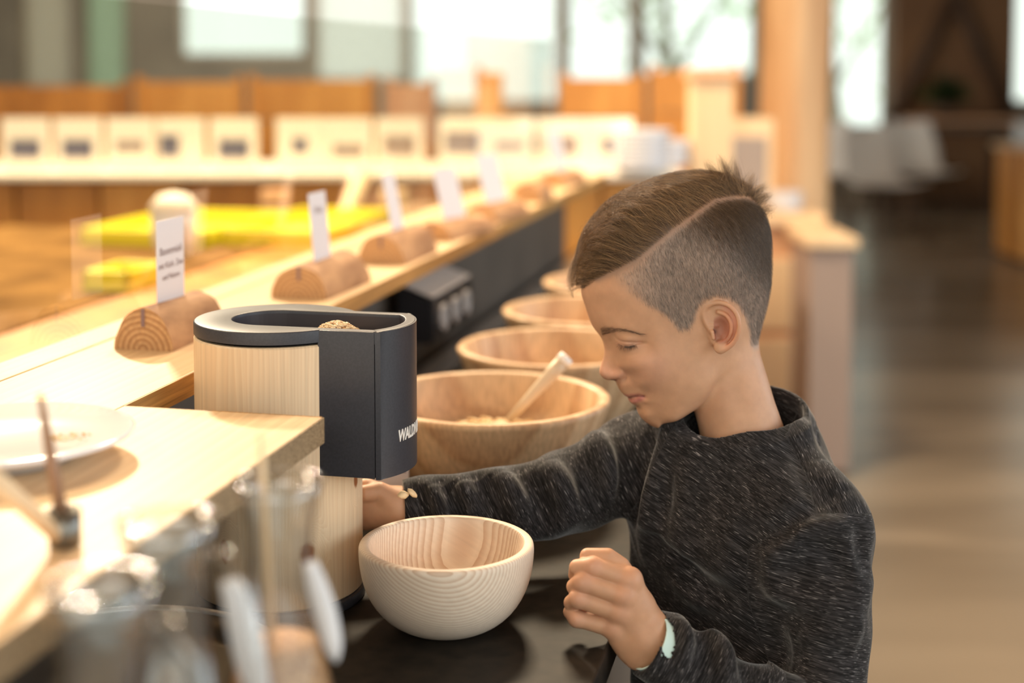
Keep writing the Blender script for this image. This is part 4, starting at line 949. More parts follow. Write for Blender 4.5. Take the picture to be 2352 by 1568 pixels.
# ---- ear
def E3(px, py, lift=0.0):
    v = 150.0
    for _ in range(4): x, y = L2(px, py, v); v = 143+(px-1615)/85*27+lift
    return np.array([x, y, v])
helix = [E3(1634, 760, -6), E3(1623, 745, -3), E3(1616, 725, 0), E3(1619, 707, 1), E3(1634, 697, 2), E3(1655, 695, 3), E3(1676, 703, 4), E3(1691, 721, 4), E3(1697, 744, 3), E3(1694, 768, 1), E3(1684, 787, -1), E3(1670, 799, -2), E3(1656, 804, -4)]
helix = catmull(helix, 3); antih = catmull([E3(1650, 716, -2), E3(1668, 724, 0), E3(1679, 742, 1), E3(1678, 764, 0), E3(1667, 781, -2), E3(1654, 787, -3)], 3)
scapha = catmull([E3(1632, 712, 5), E3(1652, 706, 5), E3(1674, 714, 6), E3(1686, 732, 6), E3(1688, 754, 5), E3(1680, 778, 4)], 3)
u1 = E3(1700, 750)-E3(1615, 750); u1 /= np.linalg.norm(u1); u2 = E3(1655, 810)-E3(1655, 695); u2 -= u1*(u1@u2); u2 /= np.linalg.norm(u2); u3 = np.cross(u1, u2)
RE = np.stack([u1, u2, u3], 1)
def ear_f(Q):
    d = ellip(Q, E3(1659, 744, -10), (36, 52, 8), RE)
    d = smin(d, polycap(Q, helix, 5.6), 5); d = smin(d, polycap(Q, antih, 4.6), 5)
    d = smin(d, ellip(Q, E3(1654, 797, -4), (14, 15, 7), RE), 6)
    d = smin(d, capsule(Q, E3(1640, 782, -20), E3(1626, 722, -14), 11, 10), 9)
    d = smax(d, -polycap(Q, scapha, 3.8), 3)
    d = smax(d, -ellip(Q, E3(1655, 757, 4), (17, 25, 15), RE), 4)
    d = smin(d, capsule(Q, E3(1636, 762, 1), E3(1639, 776, 0), 4.6, 4.6), 4)
    d = smin(d, capsule(Q, E3(1630, 746, -4), E3(1648, 748, -8), 3.2, 2.2), 5)
    return d
# ---- skeleton (picture pixel, distance)
J = {k: Wn(*v) for k, v in dict(
    neck0=(1648, 800, 1.395), neck1=(1690, 945, 1.375), neck2=(1720, 1050, 1.372), sl=(1893, 1232, 1.275), el=(1885, 1668, 1.205), wl=(1492, 1474, 1.168),
    sr=(1478, 1050, 1.455), er=(1262, 1148, 1.392), wr=(915, 1167, 1.362), ch0=(1606, 1190, 1.425), ch1=(1612, 1640, 1.43), ch2=(1775, 1255, 1.325), ch3=(1785, 1660, 1.345)).items()}
neckl = [w2loc(J[k]) for k in ('neck0', 'neck1', 'neck2')]
SLl, SRl = w2loc(J['sl']), w2loc(J['sr']); CHa, CHb = w2loc(J['ch0']), w2loc(J['ch2'])
jaw_in = L3(1600, 860, 0)
def headneck(Q):
    A = Q.copy(); A[:, 2] = np.abs(A[:, 2])
    h = head_f(Q)
    m = (A[:, 2] > 95) & (np.abs(Q[:, 0]-95) < 90) & (np.abs(Q[:, 1]-45) < 110)
    if m.any():
        e = ear_f(A[m]); h[m] = smin(h[m], e, 6)
    nk = np.minimum(capsule(Q, neckl[0], neckl[1], 90, 91), capsule(Q, neckl[1], neckl[2], 91, 98))
    nk = smin(nk, capsule(Q, w2loc(Wn(1690, 1130, 1.36)), w2loc(Wn(1840, 1175, 1.29)), 88, 78), 80)
    nk = smin(nk, capsule(Q, w2loc(Wn(1640, 1130, 1.40)), w2loc(Wn(1520, 1085, 1.44)), 78, 66), 60)
    return smin(h, nk, 14)
import time as _t
_t0 = _t.time()
# head polygon extent
hv, hq = sn_mesh(headneck, (-250, -310, -182), (260, 430, 196), 2.0, lip=2.2)
HEADW = loc2w(hv)
# colours per vertex -------------------------------------------------------------
def lin(r, g, b): return np.array([((c/255+0.055)/1.055)**2.4 if c > 10 else c/255/12.92 for c in (r, g, b)])
SKIN = np.array([0.585, 0.325, 0.195])
def project(P):
    d = P-CAMP; z = d[:, 1]*CP-d[:, 2]*SP; up = d[:, 1]*SP+d[:, 2]*CP
    return 1176+d[:, 0]/z*FPX, Y0-up/z*FPX
col = np.tile(SKIN, (len(hv), 1))
def mixc(col, w, c): return col*(1-w[:, None])+w[:, None]*np.array(c)
def gauss2(pts, sig):
    """falloff round a seated poly-line, in local x,y"""
    q = np.array([seat(a, b) for a, b in pts]); q = catmull(q, 5) if len(q) > 1 else q
    d = np.full(len(hv), 1e9)
    if len(q) == 1: d = ((hv[:, :2]-q[0])**2).sum(1)
    else:
        for k in range(len(q)-1):
            e = q[k+1]-q[k]; w = hv[:, :2]-q[k]; t = np.clip((w@e)/(e@e), 0, 1); d = np.minimum(d, ((w-t[:, None]*e)**2).sum(1))
    return np.exp(-0.5*d/sig**2)
col = mixc(col, 0.55*gauss2([(1500, 850)], 32), (0.60, 0.31, 0.21))
col = mixc(col, 0.45*gauss2([(1385, 855), (1420, 862)], 14), (0.66, 0.33, 0.24))
col = mixc(col, np.clip(1.15*gauss2([(1447, 918), (1456, 920), (1466, 917), (1474, 913)], 4.6), 0, 0.95), (0.56, 0.22, 0.18))
col = mixc(col, np.clip(0.8*gauss2([(1440, 908), (1452, 907), (1466, 906)], 3.0), 0, 0.75), (0.58, 0.24, 0.19))
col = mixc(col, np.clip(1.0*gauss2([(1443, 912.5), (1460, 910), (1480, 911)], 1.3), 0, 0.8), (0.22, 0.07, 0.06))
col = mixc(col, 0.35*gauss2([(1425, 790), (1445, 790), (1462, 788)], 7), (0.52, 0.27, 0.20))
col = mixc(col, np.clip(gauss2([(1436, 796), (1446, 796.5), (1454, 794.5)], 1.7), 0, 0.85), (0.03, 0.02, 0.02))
earm = (np.abs(hv[:, 2]) > 128) & (hv[:, 0] > 45) & (hv[:, 0] < 160) & (hv[:, 1] > -20) & (hv[:, 1] < 125)
ed = np.full(len(hv), 1e9); A_ = hv.copy(); A_[:, 2] = np.abs(A_[:, 2]); ed[earm] = ellip(A_[earm], E3(1659, 748, -4), (44, 60, 16), RE)
col = mixc(col, 0.75*sstep(-ed, -9, 9)*earm*sstep(hv[:, 0], 52, 78), (0.62, 0.26, 0.15))
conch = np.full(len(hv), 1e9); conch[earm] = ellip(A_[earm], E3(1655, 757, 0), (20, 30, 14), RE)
col = mixc(col, 0.75*sstep(-conch, -5, 3)*earm, (0.36, 0.125, 0.08))  # ear hollow: redder skin, its shade painted in too
col = mixc(col, np.clip(gauss2([(1405, 873), (1414, 873.5)], 1.9), 0, 0.8), (0.10, 0.035, 0.025))  # shade of the nostril opening, painted into the skin colour
can = np.full(len(hv), 1e9); can[earm] = np.linalg.norm(A_[earm][:, :2]-E3(1642, 762)[:2], axis=1); col = mixc(col, 0.85*np.exp(-0.5*(can/4.5)**2)*earm*(np.abs(hv[:, 2]) < E3(1642, 762)[2]), (0.06, 0.02, 0.015))  # painted dark spot for the shaded ear canal, no hole modelled
mole = gauss2([(1445, 652)], 1.2); col = mixc(col, np.clip(mole, 0, 0.8), (0.12, 0.05, 0.04))
# shaved and long hair regions (local 2-D polygons)
PART = [(1340, 664), (1372, 640), (1403, 627), (1435, 612), (1467, 595), (1505, 562), (1551, 524), (1607, 483), (1645, 458), (1684, 452), (1712, 452)]
shaved_px = PART[2:] + [(1745, 470), (1766, 520), (1771, 580), (1771, 650), (1764, 700), (1752, 745), (1744, 775), (1741, 800), (1730, 806), (1722, 795), (1720, 762), (1710, 728), (1694, 700), (1672, 686), (1645, 681), (1618, 690), (1603, 712), (1597, 735), (1584, 758), (1558, 760), (1545, 745), (1530, 727), (1505, 712), (1480, 700), (1455, 680), (1425, 655)]
long_px = PART + [(1735, 455), (1745, 440), (1722, 420), (1690, 405), (1640, 395), (1570, 398), (1500, 415), (1440, 450), (1390, 495), (1350, 550), (1325, 600), (1318, 640), (1325, 662)]
def seatpoly(p): return np.array([seat(a, b) for a, b in p])
SHV = seatpoly(shaved_px)
partq = catmull(seatpoly(PART), 4)
LNG = np.concatenate([seatpoly(PART), np.array([L2(a, b, 0) for a, b in long_px[len(PART):]])])
dsh = poly_sdf(hv[:, :2], SHV); dln = poly_sdf(hv[:, :2], LNG)
px_, py_ = project(HEADW)
sh = sstep(dsh, -5, 12)
soft = sstep(dsh, -12, 28)
xs0 = seat(1500, 700)[0]; wf = sstep(hv[:, 0], xs0-45, xs0+25); sh = sh*wf+soft*0.8*(1-wf)
notear = 1-sstep(-ed, -8, 0)*earm
col = mixc(col, 0.82*sh*notear, (0.40, 0.295, 0.24))
back = sstep(hv[:, 0]*0.6-hv[:, 1]*1.0, 135, 265)*sh
col = mixc(col, 0.85*back*notear, (0.12, 0.075, 0.05))
dpl = gauss2(PART[1:10], 7); col = mixc(col, 0.75*dpl*(hv[:, 2] > 0), (0.26, 0.165, 0.12))
col = mixc(col, 0.9*sstep(dln, -2, 8), (0.10, 0.055, 0.03))

# ---- hands -------------------------------------------------------------------
def near_hand(P):
    w = [Wn(1490, 1440, 1.172), Wn(1486, 1460, 1.170), Wn(1478, 1480, 1.171), Wn(1468, 1500, 1.174)]
    m = [Wn(1447, 1331, 1.163), Wn(1434, 1367, 1.159), Wn(1425, 1404, 1.161), Wn(1410, 1440, 1.167)]
    rm = [.0098, .0100, .0095, .0090]
    d = None
    for a, b, r in zip(w, m, rm):
        c = capsule(P, a, b, .0125, r); d = c if d is None else smin(d, c, .006)
    d = smin(d, capsule(P, Wn(1462, 1395, 1.175), Wn(1450, 1455, 1.178), .015, .015), .008)
    d = smin(d, capsule(P, Wn(1446, 1488, 1.176), Wn(1430, 1462, 1.172), .0105, .010), .008)
    d = smin(d, capsule(P, Wn(1486, 1466, 1.172), J['wl']+(J['el']-J['wl'])*0.25, .0185, .021), .008)
    d = smin(d, capsule(P, Wn(1500, 1440, 1.172), Wn(1475, 1500, 1.173), .0135, .0135), .006)
    F = [[(1447, 1331, 1.163), (1362, 1301, 1.160), (1326, 1303, 1.168), (1321, 1320, 1.182)], [(1434, 1367, 1.159), (1338, 1336, 1.156), (1320, 1347, 1.169), (1334, 1361, 1.186)],
         [(1425, 1404, 1.161), (1328, 1374, 1.157), (1313, 1384, 1.169), (1330, 1398, 1.186)], [(1410, 1440, 1.167), (1325, 1420, 1.163), (1310, 1405, 1.171), (1322, 1398, 1.185)]]
    R_ = [[.0094, .0075, .0069, .0058], [.0094, .0077, .0070, .0060], [.0090, .0074, .0067, .0058], [.0084, .0068, .0060, .0052]]
    fs = None
    for f, r in zip(F, R_):
        pts = [Wn(*q) for q in f]; c = polycap(P, pts, r)
        k = pts[1]; c = smin(c, np.linalg.norm(P-k, axis=1)-(r[1]+.0002), .003)
        fs = c if fs is None else smin(fs, c, .0009)
    d = smin(d, fs, .0045)
    for q in m: d = smin(d, np.linalg.norm(P-(q+np.array([0, -0.0035, 0.001])), axis=1)-.0072, .006)
    th = polycap(P, [Wn(1488, 1415, 1.188), Wn(1424, 1303, 1.176), Wn(1396, 1280, 1.176), Wn(1350, 1277, 1.178)], [.0120, .0090, .0078, .0068])
    return smin(d, th, .0035)
def far_hand(P):
    d = capsule(P, J['wr'], J['wr']+(J['er']-J['wr'])*0.3, .0175, .021)
    B_ = [(842, 1122, 1.368), (838, 1146, 1.362), (838, 1170, 1.362), (842, 1192, 1.366)]
    K_ = [(772, 1112, 1.400), (768, 1140, 1.400), (768, 1168, 1.400), (778, 1192, 1.398)]; T_ = [(715, 1105, 1.402), (708, 1135, 1.404), (712, 1165, 1.404), (728, 1192, 1.402)]
    for b, k, t in zip(B_, K_, T_):
        d = smin(d, capsule(P, J['wr']+np.array([0, 0, 0]), Wn(*b), .0165, .0098), .007)
        d = smin(d, polycap(P, [Wn(*b), Wn(*k), Wn(*t)], [.0088, .0072, .0062]), .002)
    d = smin(d, polycap(P, [Wn(905, 1150, 1.352), Wn(872, 1128, 1.350), Wn(842, 1132, 1.345), Wn(826, 1137, 1.349)], [.012, .0088, .0075, .0066]), .004)
    return d
def box_of(pts, m): p = np.array(pts); return p.min(0)-m, p.max(0)+m
lo, hi = box_of([Wn(1300, 1260, 1.15), Wn(1520, 1530, 1.21), Wn(1300, 1530, 1.21), Wn(1600, 1530, 1.15)], 0.012)
nv, nq = sn_mesh(near_hand, lo, hi, 0.00085)
lo, hi = box_of([Wn(700, 1080, 1.34), Wn(1000, 1250, 1.42)], 0.02); fv, fq = sn_mesh(far_hand, lo, hi, 0.0014)
ncol = np.tile(SKIN*np.array([0.98, 0.96, 0.95]), (len(nv), 1))
for q in [(1447, 1331, 1.155), (1434, 1367, 1.150), (1425, 1404, 1.152), (1410, 1440, 1.158), (1362, 1301, 1.153), (1338, 1336, 1.15), (1328, 1374, 1.15), (1325, 1420, 1.156)]:
    w = 0.40*np.exp(-0.5*((nv-Wn(*q))**2).sum(1)/.0058**2); ncol = ncol*(1-w[:, None])+w[:, None]*np.array([0.66, 0.33, 0.23])
fcol = np.tile(SKIN*0.97, (len(fv), 1))
# ---- torso, arms, legs under the clothes ------------------------------------------
HIP = Vector(SW(1.335, 0.012, 0.60)); FA, FB_ = SW(1.26, 0.0, 0), SW(1.41, 0.0, 0)
legs = [(np.array([*SW(1.285, 0.010, 0.60)]), np.array([*SW(1.265, 0.03, 0.32)]), np.array([*SW(1.26, 0.0, 0.05)])), (np.array([*SW(1.385, 0.015, 0.60)]), np.array([*SW(1.40, 0.03, 0.32)]), np.array([*SW(1.405, 0.0, 0.05)]))]
def torso_core(P, off=0.0, k=0.03):
    d = capsule(P, J['ch0'], J['ch1'], .060+off, .058+off)
    d = smin(d, capsule(P, J['ch2'], J['ch3'], .066+off, .064+off), k+.02)
    d = smin(d, capsule(P, J['ch1']*0.5+J['ch3']*0.5, np.array(HIP), .072+off, .078+off), k+.01)
    d = smin(d, capsule(P, J['neck2'], J['sl']*0.85+J['neck2']*0.15, .034+off, .036+off), k+.01)
    d = smin(d, capsule(P, J['neck2'], J['sr'], .030+off, .034+off), k+.01)
    return d
def arms_core(P, off=0.0):
    a = np.minimum(capsule(P, J['sl'], J['el'], .036+off, .030+off), capsule(P, J['el'], J['wl']*1.15-J['el']*.15, .031+off, .0207+off))
    b = np.minimum(capsule(P, J['sr'], J['er'], .037+off, .031+off), capsule(P, J['er'], J['wr']*1.1-J['er']*.1, .031+off, .0165+off))
    return np.minimum(a, b)
def body_f(P):
    d = smin(torso_core(P, -.016), arms_core(P, -.012), .02)
    d = smin(d, np.minimum(capsule(P, J['neck1'], J['neck2'], .036, .040), capsule(P, J['neck2'], J['neck2'], .04)) if False else capsule(P, J['neck1'], J['neck2'], .034, .038), .02)
    for a, b, c in legs: d = smin(d, np.minimum(capsule(P, a, b, .062, .042), capsule(P, b, c, .040, .026)), .02)
    return d
allp = [J[k] for k in J]+[l for t3 in legs for l in t3]
lo, hi = box_of(allp, 0.09); lo[2] = 0.0
bv, bq = sn_mesh(body_f, lo, hi, 0.007)
bv[:, 2] = np.maximum(bv[:, 2], 0.012)
bcol = np.tile(SKIN, (len(bv), 1))

V_ = np.concatenate([HEADW, nv, fv, bv]); Q_ = np.concatenate([hq, nq+len(HEADW), fq+len(HEADW)+len(nv), bq+len(HEADW)+len(nv)+len(fv)])
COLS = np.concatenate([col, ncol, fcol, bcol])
def np_mesh(name, V, Q, mats, cols=None, attrs=None, parent=None):
    me = bpy.data.meshes.new(name); me.vertices.add(len(V)); me.vertices.foreach_set('co', V.astype(np.float32).ravel())
    me.loops.add(len(Q)*4); me.loops.foreach_set('vertex_index', Q.astype(np.int32).ravel())
    me.polygons.add(len(Q)); me.polygons.foreach_set('loop_start', np.arange(0, len(Q)*4, 4, dtype=np.int32)); me.polygons.foreach_set('loop_total', np.full(len(Q), 4, np.int32))
    me.update(calc_edges=True); me.validate(); me.polygons.foreach_set('use_smooth', np.ones(len(me.polygons), bool))
    for m in mats: me.materials.append(m)
    if cols is not None:
        a = me.attributes.new('tint', 'FLOAT_COLOR', 'POINT'); a.data.foreach_set('color', np.c_[cols, np.ones(len(cols))].astype(np.float32).ravel())
    for k, v in (attrs or {}).items():
        a = me.attributes.new(k, 'FLOAT_VECTOR', 'POINT'); a.data.foreach_set('vector', v.astype(np.float32).ravel())
    o = bpy.data.objects.new(name, me); COL.objects.link(o)
    if parent is not None: o.parent = parent
    return o
m, nt, b = new_mat('skin'); N = nt.nodes; Lk = nt.links
at = N.new('ShaderNodeAttribute'); at.attribute_name = 'tint'
nz = N.new('ShaderNodeTexNoise'); nz.inputs['Scale'].default_value = 90; nz.inputs['Detail'].default_value = 5
tc = N.new('ShaderNodeTexCoord'); Lk.new(tc.outputs['Object'], nz.inputs['Vector'])
mr = N.new('ShaderNodeMapRange'); mr.inputs['From Min'].default_value = 0.3; mr.inputs['From Max'].default_value = 0.7; mr.inputs['To Min'].default_value = 0.93; mr.inputs['To Max'].default_value = 1.05
Lk.new(nz.outputs['Fac'], mr.inputs['Value']); vs = N.new('ShaderNodeVectorMath'); vs.operation = 'SCALE'; Lk.new(at.outputs['Color'], vs.inputs[0]); Lk.new(mr.outputs[0], vs.inputs['Scale'])
Lk.new(vs.outputs[0], b.inputs['Base Color']); b.inputs['Roughness'].default_value = 0.5; b.inputs['Specular IOR Level'].default_value = 0.38
b.inputs['Subsurface Weight'].default_value = 0.22; b.inputs['Subsurface Radius'].default_value = (1.0, 0.35, 0.2); b.inputs['Subsurface Scale'].default_value = 0.006
n2 = N.new('ShaderNodeTexNoise'); n2.inputs['Scale'].default_value = 900; n2.inputs['Detail'].default_value = 2; Lk.new(tc.outputs['Object'], n2.inputs['Vector'])
bp = N.new('ShaderNodeBump'); bp.inputs['Strength'].default_value = 0.10; bp.inputs['Distance'].default_value = 0.0004; Lk.new(n2.outputs['Fac'], bp.inputs['Height']); Lk.new(bp.outputs[0], b.inputs['Normal'])
M['skin'] = m
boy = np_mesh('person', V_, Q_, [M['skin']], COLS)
tag(boy, 'boy with side-parted brown hair in a charcoal marled shirt looking down at the bowl', 'person')
print('body', len(V_), round(_t.time()-_t0, 1))
# ---- shirt ---------------------------------------------------------------------
CC = Wn(1706, 951, 1.373); Av = (Wn(1846, 931, 1.378)-Wn(1566, 970, 1.368))/2; Bv_ = (Wn(1720, 1018, 1.320)-Wn(1690, 884, 1.428))/2
Bv_ -= Av*(Bv_@Av)/(Av@Av); LA, LB = np.linalg.norm(Av), np.linalg.norm(Bv_); ua, ub = Av/LA, Bv_/LB; un = np.cross(ua, ub)
if un[2] < 0: un = -un
def loopc(P): q = P-CC; return q@ua, q@ub, q@un
def rho(a, b, s=1.0): return (np.sqrt((a/(LA*s))**2+(b/(LB*s))**2)-1)*min(LA, LB)*s
FOLDS = [([(1409, 955), (1440, 1030), (1447, 1130)], -7, 6), ([(1501, 983), (1470, 1085), (1449, 1180)], -7, 5), ([(1547, 974), (1505, 1070), (1487, 1160), (1480, 1260)], 4, 6), ([(1478, 1000), (1460, 1090)], 3, 4),
         ([(1574, 1070), (1572, 1170), (1566, 1270)], 2.5, 7), ([(1530, 1080), (1527, 1190)], -2, 6),
         ([(1541, 1292), (1580, 1350), (1625, 1388), (1668, 1392)], 5, 5), ([(1556, 1296), (1600, 1350), (1640, 1374), (1690, 1378)], -9, 6), ([(1600, 1430), (1660, 1450), (1720, 1480)], -6, 8),
         ([(1716, 1238), (1753, 1240), (1800, 1212), (1850, 1186), (1900, 1178)], -4, 5), ([(1730, 1268), (1780, 1252), (1850, 1212), (1930, 1206)], 4, 8), ([(1720, 1230), (1712, 1300), (1722, 1390), (1745, 1470)], -7, 6),
         ([(1955, 1215), (1972, 1262), (1980, 1330)], -3, 5), ([(1900, 1196), (1945, 1236), (1962, 1300), (1975, 1345)], 3, 6), ([(1830, 1240), (1900, 1262), (1958, 1330)], -3, 6),
         ([(1998, 1342), (1968, 1380), (1900, 1396), (1820, 1372), (1760, 1350)], 5, 7), ([(1985, 1392), (1900, 1420), (1810, 1410), (1748, 1385)], -5, 7), ([(1980, 1440), (1900, 1452), (1820, 1440)], 4, 8), ([(1970, 1500), (1880, 1500), (1800, 1478)], -4, 8),
         ([(1670, 1462), (1740, 1490), (1800, 1506)], -8, 8), ([(1560, 1418), (1578, 1460), (1570, 1520)], 3, 5), ([(1600, 1430), (1622, 1480), (1612, 1550)], -4, 5), ([(1640, 1445), (1668, 1500), (1672, 1560)], 4, 5), ([(1700, 1470), (1716, 1530), (1720, 1566)], -4, 6),
         ([(1540, 1412), (1548, 1460), (1536, 1520)], -2.5, 4),
         ([(955, 1122), (975, 1150), (985, 1190)], -3, 3.5), ([(985, 1118), (1008, 1150), (1020, 1200)], 3, 5), ([(1020, 1112), (1040, 1150), (1052, 1200)], -4.5, 4), ([(1055, 1108), (1078, 1150)], 3, 5), ([(1100, 1100), (1128, 1145), (1140, 1195)], -4.5, 5),
         ([(1150, 1090), (1180, 1130), (1200, 1190)], 3.5, 6), ([(1200, 1080), (1235, 1130), (1250, 1190)], -5, 5), ([(1255, 1065), (1290, 1110), (1310, 1180)], 4, 6), ([(1310, 1030), (1345, 1090), (1360, 1160)], -6, 6), ([(1365, 1000), (1395, 1060), (1410, 1130)], 4, 6),
         ([(1808, 1006), (1849, 1088), (1877, 1180)], -1.6, 2.6), ([(1880, 1060), (1930, 1130)], 2, 8), ([(1870, 1100), (1905, 1160)], -2, 6)]
def shirt0(P):
    a, b, n = loopc(P)
    yoke = np.maximum(rho(a, b)-np.clip(-n-.010, 0, .08)*np.where(a > 0, 0.28, 0.62), np.maximum(n+.006, -.060-n))
    d = smin(torso_core(P, .006, .04), yoke*0.8, .030)
    ar = arms_core(P, .0068)
    return smin(d, ar, .014)
def hit(px, py, f, d0=1.05, d1=1.6):
    r = Wn(px, py, 1.0)-CAMP; t = d0
    for _ in range(60):
        v = f((CAMP+r*t)[None])[0]
        if v < 1e-4 or t > d1: break
        t += max(v, 2e-4)*0.8
    return CAMP+r*t
FP = []
for pts, amp, sig in FOLDS:
    q = catmull(np.array([[*p] for p in pts], float), 4)
    q3 = [hit(x, y, shirt0) for x, y in q]; q3 = np.array([p for p in q3 if abs(shirt0(p[None])[0]) < .002])
    if len(q3) > 2: FP.append((q3, amp*3.0e-3, sig*1.5e-3))
cn = (J['wl']-J['el']); cn /= np.linalg.norm(cn); fn = (J['wr']-J['er']); fn /= np.linalg.norm(fn)
cutL = Wn(1492, 1469, 1.168); cutR = Wn(926, 1166, 1.366)
def wob(P): return 0.0012*np.sin(P[:, 0]*95+P[:, 2]*60)+0.0012*np.sin(P[:, 1]*110-P[:, 2]*80+P[:, 0]*40)
def shirt_f(P):
    d = shirt0(P)
    m = np.abs(d) < 0.03
    if m.any():
        Pm_ = P[m]; dd = np.zeros(len(Pm_))
        for q, amp, sig in FP:
            lo_, hi_ = q.min(0)-3*sig, q.max(0)+3*sig; k = ((Pm_ > lo_) & (Pm_ < hi_)).all(1)
            if not k.any(): continue
            G_ = Pm_[k]; best = np.full(len(G_), 1e9); at_ = np.zeros(len(G_))
            for i in range(len(q)-1):
                e = q[i+1]-q[i]; w = G_-q[i]; t = np.clip((w@e)/(e@e+1e-12), 0, 1); x = ((w-t[:, None]*e)**2).sum(1); z = x < best; best[z] = x[z]; at_[z] = (i+t[z])/(len(q)-1)
            dd[k] += amp*np.exp(-0.5*best/sig**2)*np.sin(np.pi*np.clip(0.12+at_*0.76, 0, 1))
        d[m] -= dd+wob(Pm_)
    a, b, n = loopc(P)
    band = np.maximum(np.abs(rho(a, b)-0.0006-np.clip(-n, 0, .02)*0.35)-.0020, np.maximum(n-.0005, -.0165-n))
    d = smin(d, band, .0025)
    plug = np.maximum(rho(a, b, 0.972), -.060-n)
    d = smax(d, -plug, .0012)
    d = d+.0012*np.exp(-((n+.0172)/.0011)**2)*(rho(a, b) < .016)
    # sleeve ends
    sl_ = (P-cutL)@cn; nearL = np.linalg.norm(P-cutL, axis=1) < .075
    d = np.where(nearL, np.maximum(d, sl_), d)
    inner = capsule(P, J['wl']-cn*.03, J['wl']+cn*.05, .0247, .0247); d = np.where(nearL, np.maximum(d, -np.maximum(inner, -.02-sl_)), d)
    sr_ = (P-cutR)@fn; nearR = np.linalg.norm(P-cutR, axis=1) < .07
    d = np.where(nearR, np.maximum(d, sr_), d)
    return np.maximum(d, .575-P[:, 2])
_t1 = _t.time()
allp = [J[k] for k in ('sl', 'el', 'wl', 'sr', 'er', 'wr', 'ch0', 'ch1', 'ch2', 'ch3', 'neck2')]+[CC+un*.02, CC+Av, CC-Av]
lo, hi = box_of(allp, 0.085); lo[2] = .565
sv, sq = sn_mesh(shirt_f, lo, hi, 0.0017, lip=2.0)
print('shirt', len(sv), round(_t.time()-_t1, 1))
def basis(deg): c, s = math.cos(rad(deg)), math.sin(rad(deg)); return np.stack([c*Xr+s*Yd, -s*Xr+c*Yd, Tt], 1)
def segd(P, a, b): return capsule(P, J[a], J[b], 0)
dt = np.minimum(segd(sv, 'ch0', 'ch1'), segd(sv, 'ch2', 'ch3'))-.026
du, dfa, dr1, dr2 = segd(sv, 'sl', 'el'), segd(sv, 'el', 'wl'), segd(sv, 'sr', 'er'), segd(sv, 'er', 'wr')
which = np.argmin(np.stack([dt, np.minimum(du, dfa)+.0*dt, np.minimum(du, dfa)+.004, dr1, dr2], 1), 1)
spx, spy = project(sv)
far = (which >= 3)
which = np.where(far, which, 0)
SLV = np.array([(1877, 1180), (1800, 1215), (1755, 1238), (1722, 1262), (1714, 1320), (1722, 1390), (1748, 1470), (1800, 1600), (2100, 1700), (2100, 1180)], float)
YK = np.array([(1806, 1000), (1849, 1088), (1877, 1180), (2100, 1180), (2100, 880), (1850, 905)], float)
FAR_ = np.array([(1505, 1400), (1560, 1418), (1640, 1440), (1700, 1468), (1760, 1500), (1800, 1530), (1830, 1700), (1380, 1700), (1440, 1540)], float)
SP2 = np.stack([spx, spy], 1)
which = np.where((poly_sdf(SP2, SLV) > 0) & ~far, 1, which); which = np.where((poly_sdf(SP2, FAR_) > 0) & (dfa < dt) & ~far, 2, which); which = np.where((poly_sdf(SP2, YK) > 0) & ~far, 5, which)
st = np.zeros_like(sv)
for i, deg in enumerate((31, 12, -62, 60, 62, 66)): k = which == i; st[k] = sv[k]@basis(deg)
a, b, n = loopc(sv); k = (np.abs(rho(a, b)) < .008) & (n > -.017) & (n < .004); st[k] = np.stack([np.arctan2(b[k], a[k])*.055, n[k], rho(a, b)[k]], 1)
m, nt, b_ = new_mat('marled_jersey'); N = nt.nodes; Lk = nt.links
at = N.new('ShaderNodeAttribute'); at.attribute_name = 'thread'
def stretch(sx, sy, sz):
    v = N.new('ShaderNodeVectorMath'); v.operation = 'MULTIPLY'; v.inputs[1].default_value = (sx, sy, sz); Lk.new(at.outputs['Vector'], v.inputs[0]); return v
def ramp(vec, scale, det, p0, p1, c0, c1):
    nz = N.new('ShaderNodeTexNoise'); nz.inputs['Scale'].default_value = scale; nz.inputs['Detail'].default_value = det; Lk.new(vec.outputs[0], nz.inputs['Vector'])
    cr = N.new('ShaderNodeValToRGB'); cr.color_ramp.elements[0].position = p0; cr.color_ramp.elements[1].position = p1
    cr.color_ramp.elements[0].color = (*c0, 1); cr.color_ramp.elements[1].color = (*c1, 1); Lk.new(nz.outputs['Fac'], cr.inputs[0]); return cr, nz
A1, n1 = ramp(stretch(60, 1050, 150), 1.0, 3, 0.42, 0.62, (0.012, 0.011, 0.0115), (0.048, 0.044, 0.046))
A2, n2_ = ramp(stretch(100, 1500, 200), 1.0, 1, 0.63, 0.78, (0, 0, 0), (0.29, 0.27, 0.27))
A3, n3_ = ramp(stretch(20, 240, 60), 1.0, 2, 0.35, 0.7, (0.55, 0.55, 0.55), (1.15, 1.15, 1.15))
ad = N.new('ShaderNodeVectorMath'); ad.operation = 'ADD'; Lk.new(A1.outputs[0], ad.inputs[0]); Lk.new(A2.outputs[0], ad.inputs[1])
ml = N.new('ShaderNodeVectorMath'); ml.operation = 'MULTIPLY'; Lk.new(ad.outputs[0], ml.inputs[0]); Lk.new(A3.outputs[0], ml.inputs[1])
Lk.new(ml.outputs[0], b_.inputs['Base Color']); b_.inputs['Roughness'].default_value = 0.9; b_.inputs['Specular IOR Level'].default_value = 0.15
b_.inputs['Sheen Weight'].default_value = 0.25; b_.inputs['Sheen Roughness'].default_value = 0.4
bp_ = N.new('ShaderNodeBump'); bp_.inputs['Strength'].default_value = 0.5; bp_.inputs['Distance'].default_value = 0.0006; Lk.new(n1.outputs['Fac'], bp_.inputs['Height']); Lk.new(bp_.outputs[0], b_.inputs['Normal'])
M['jersey'] = m
shirt = np_mesh('shirt', sv, sq, [M['jersey']], None, {'thread': st}, boy); shirt['label'] = 'charcoal marled long-sleeved shirt'
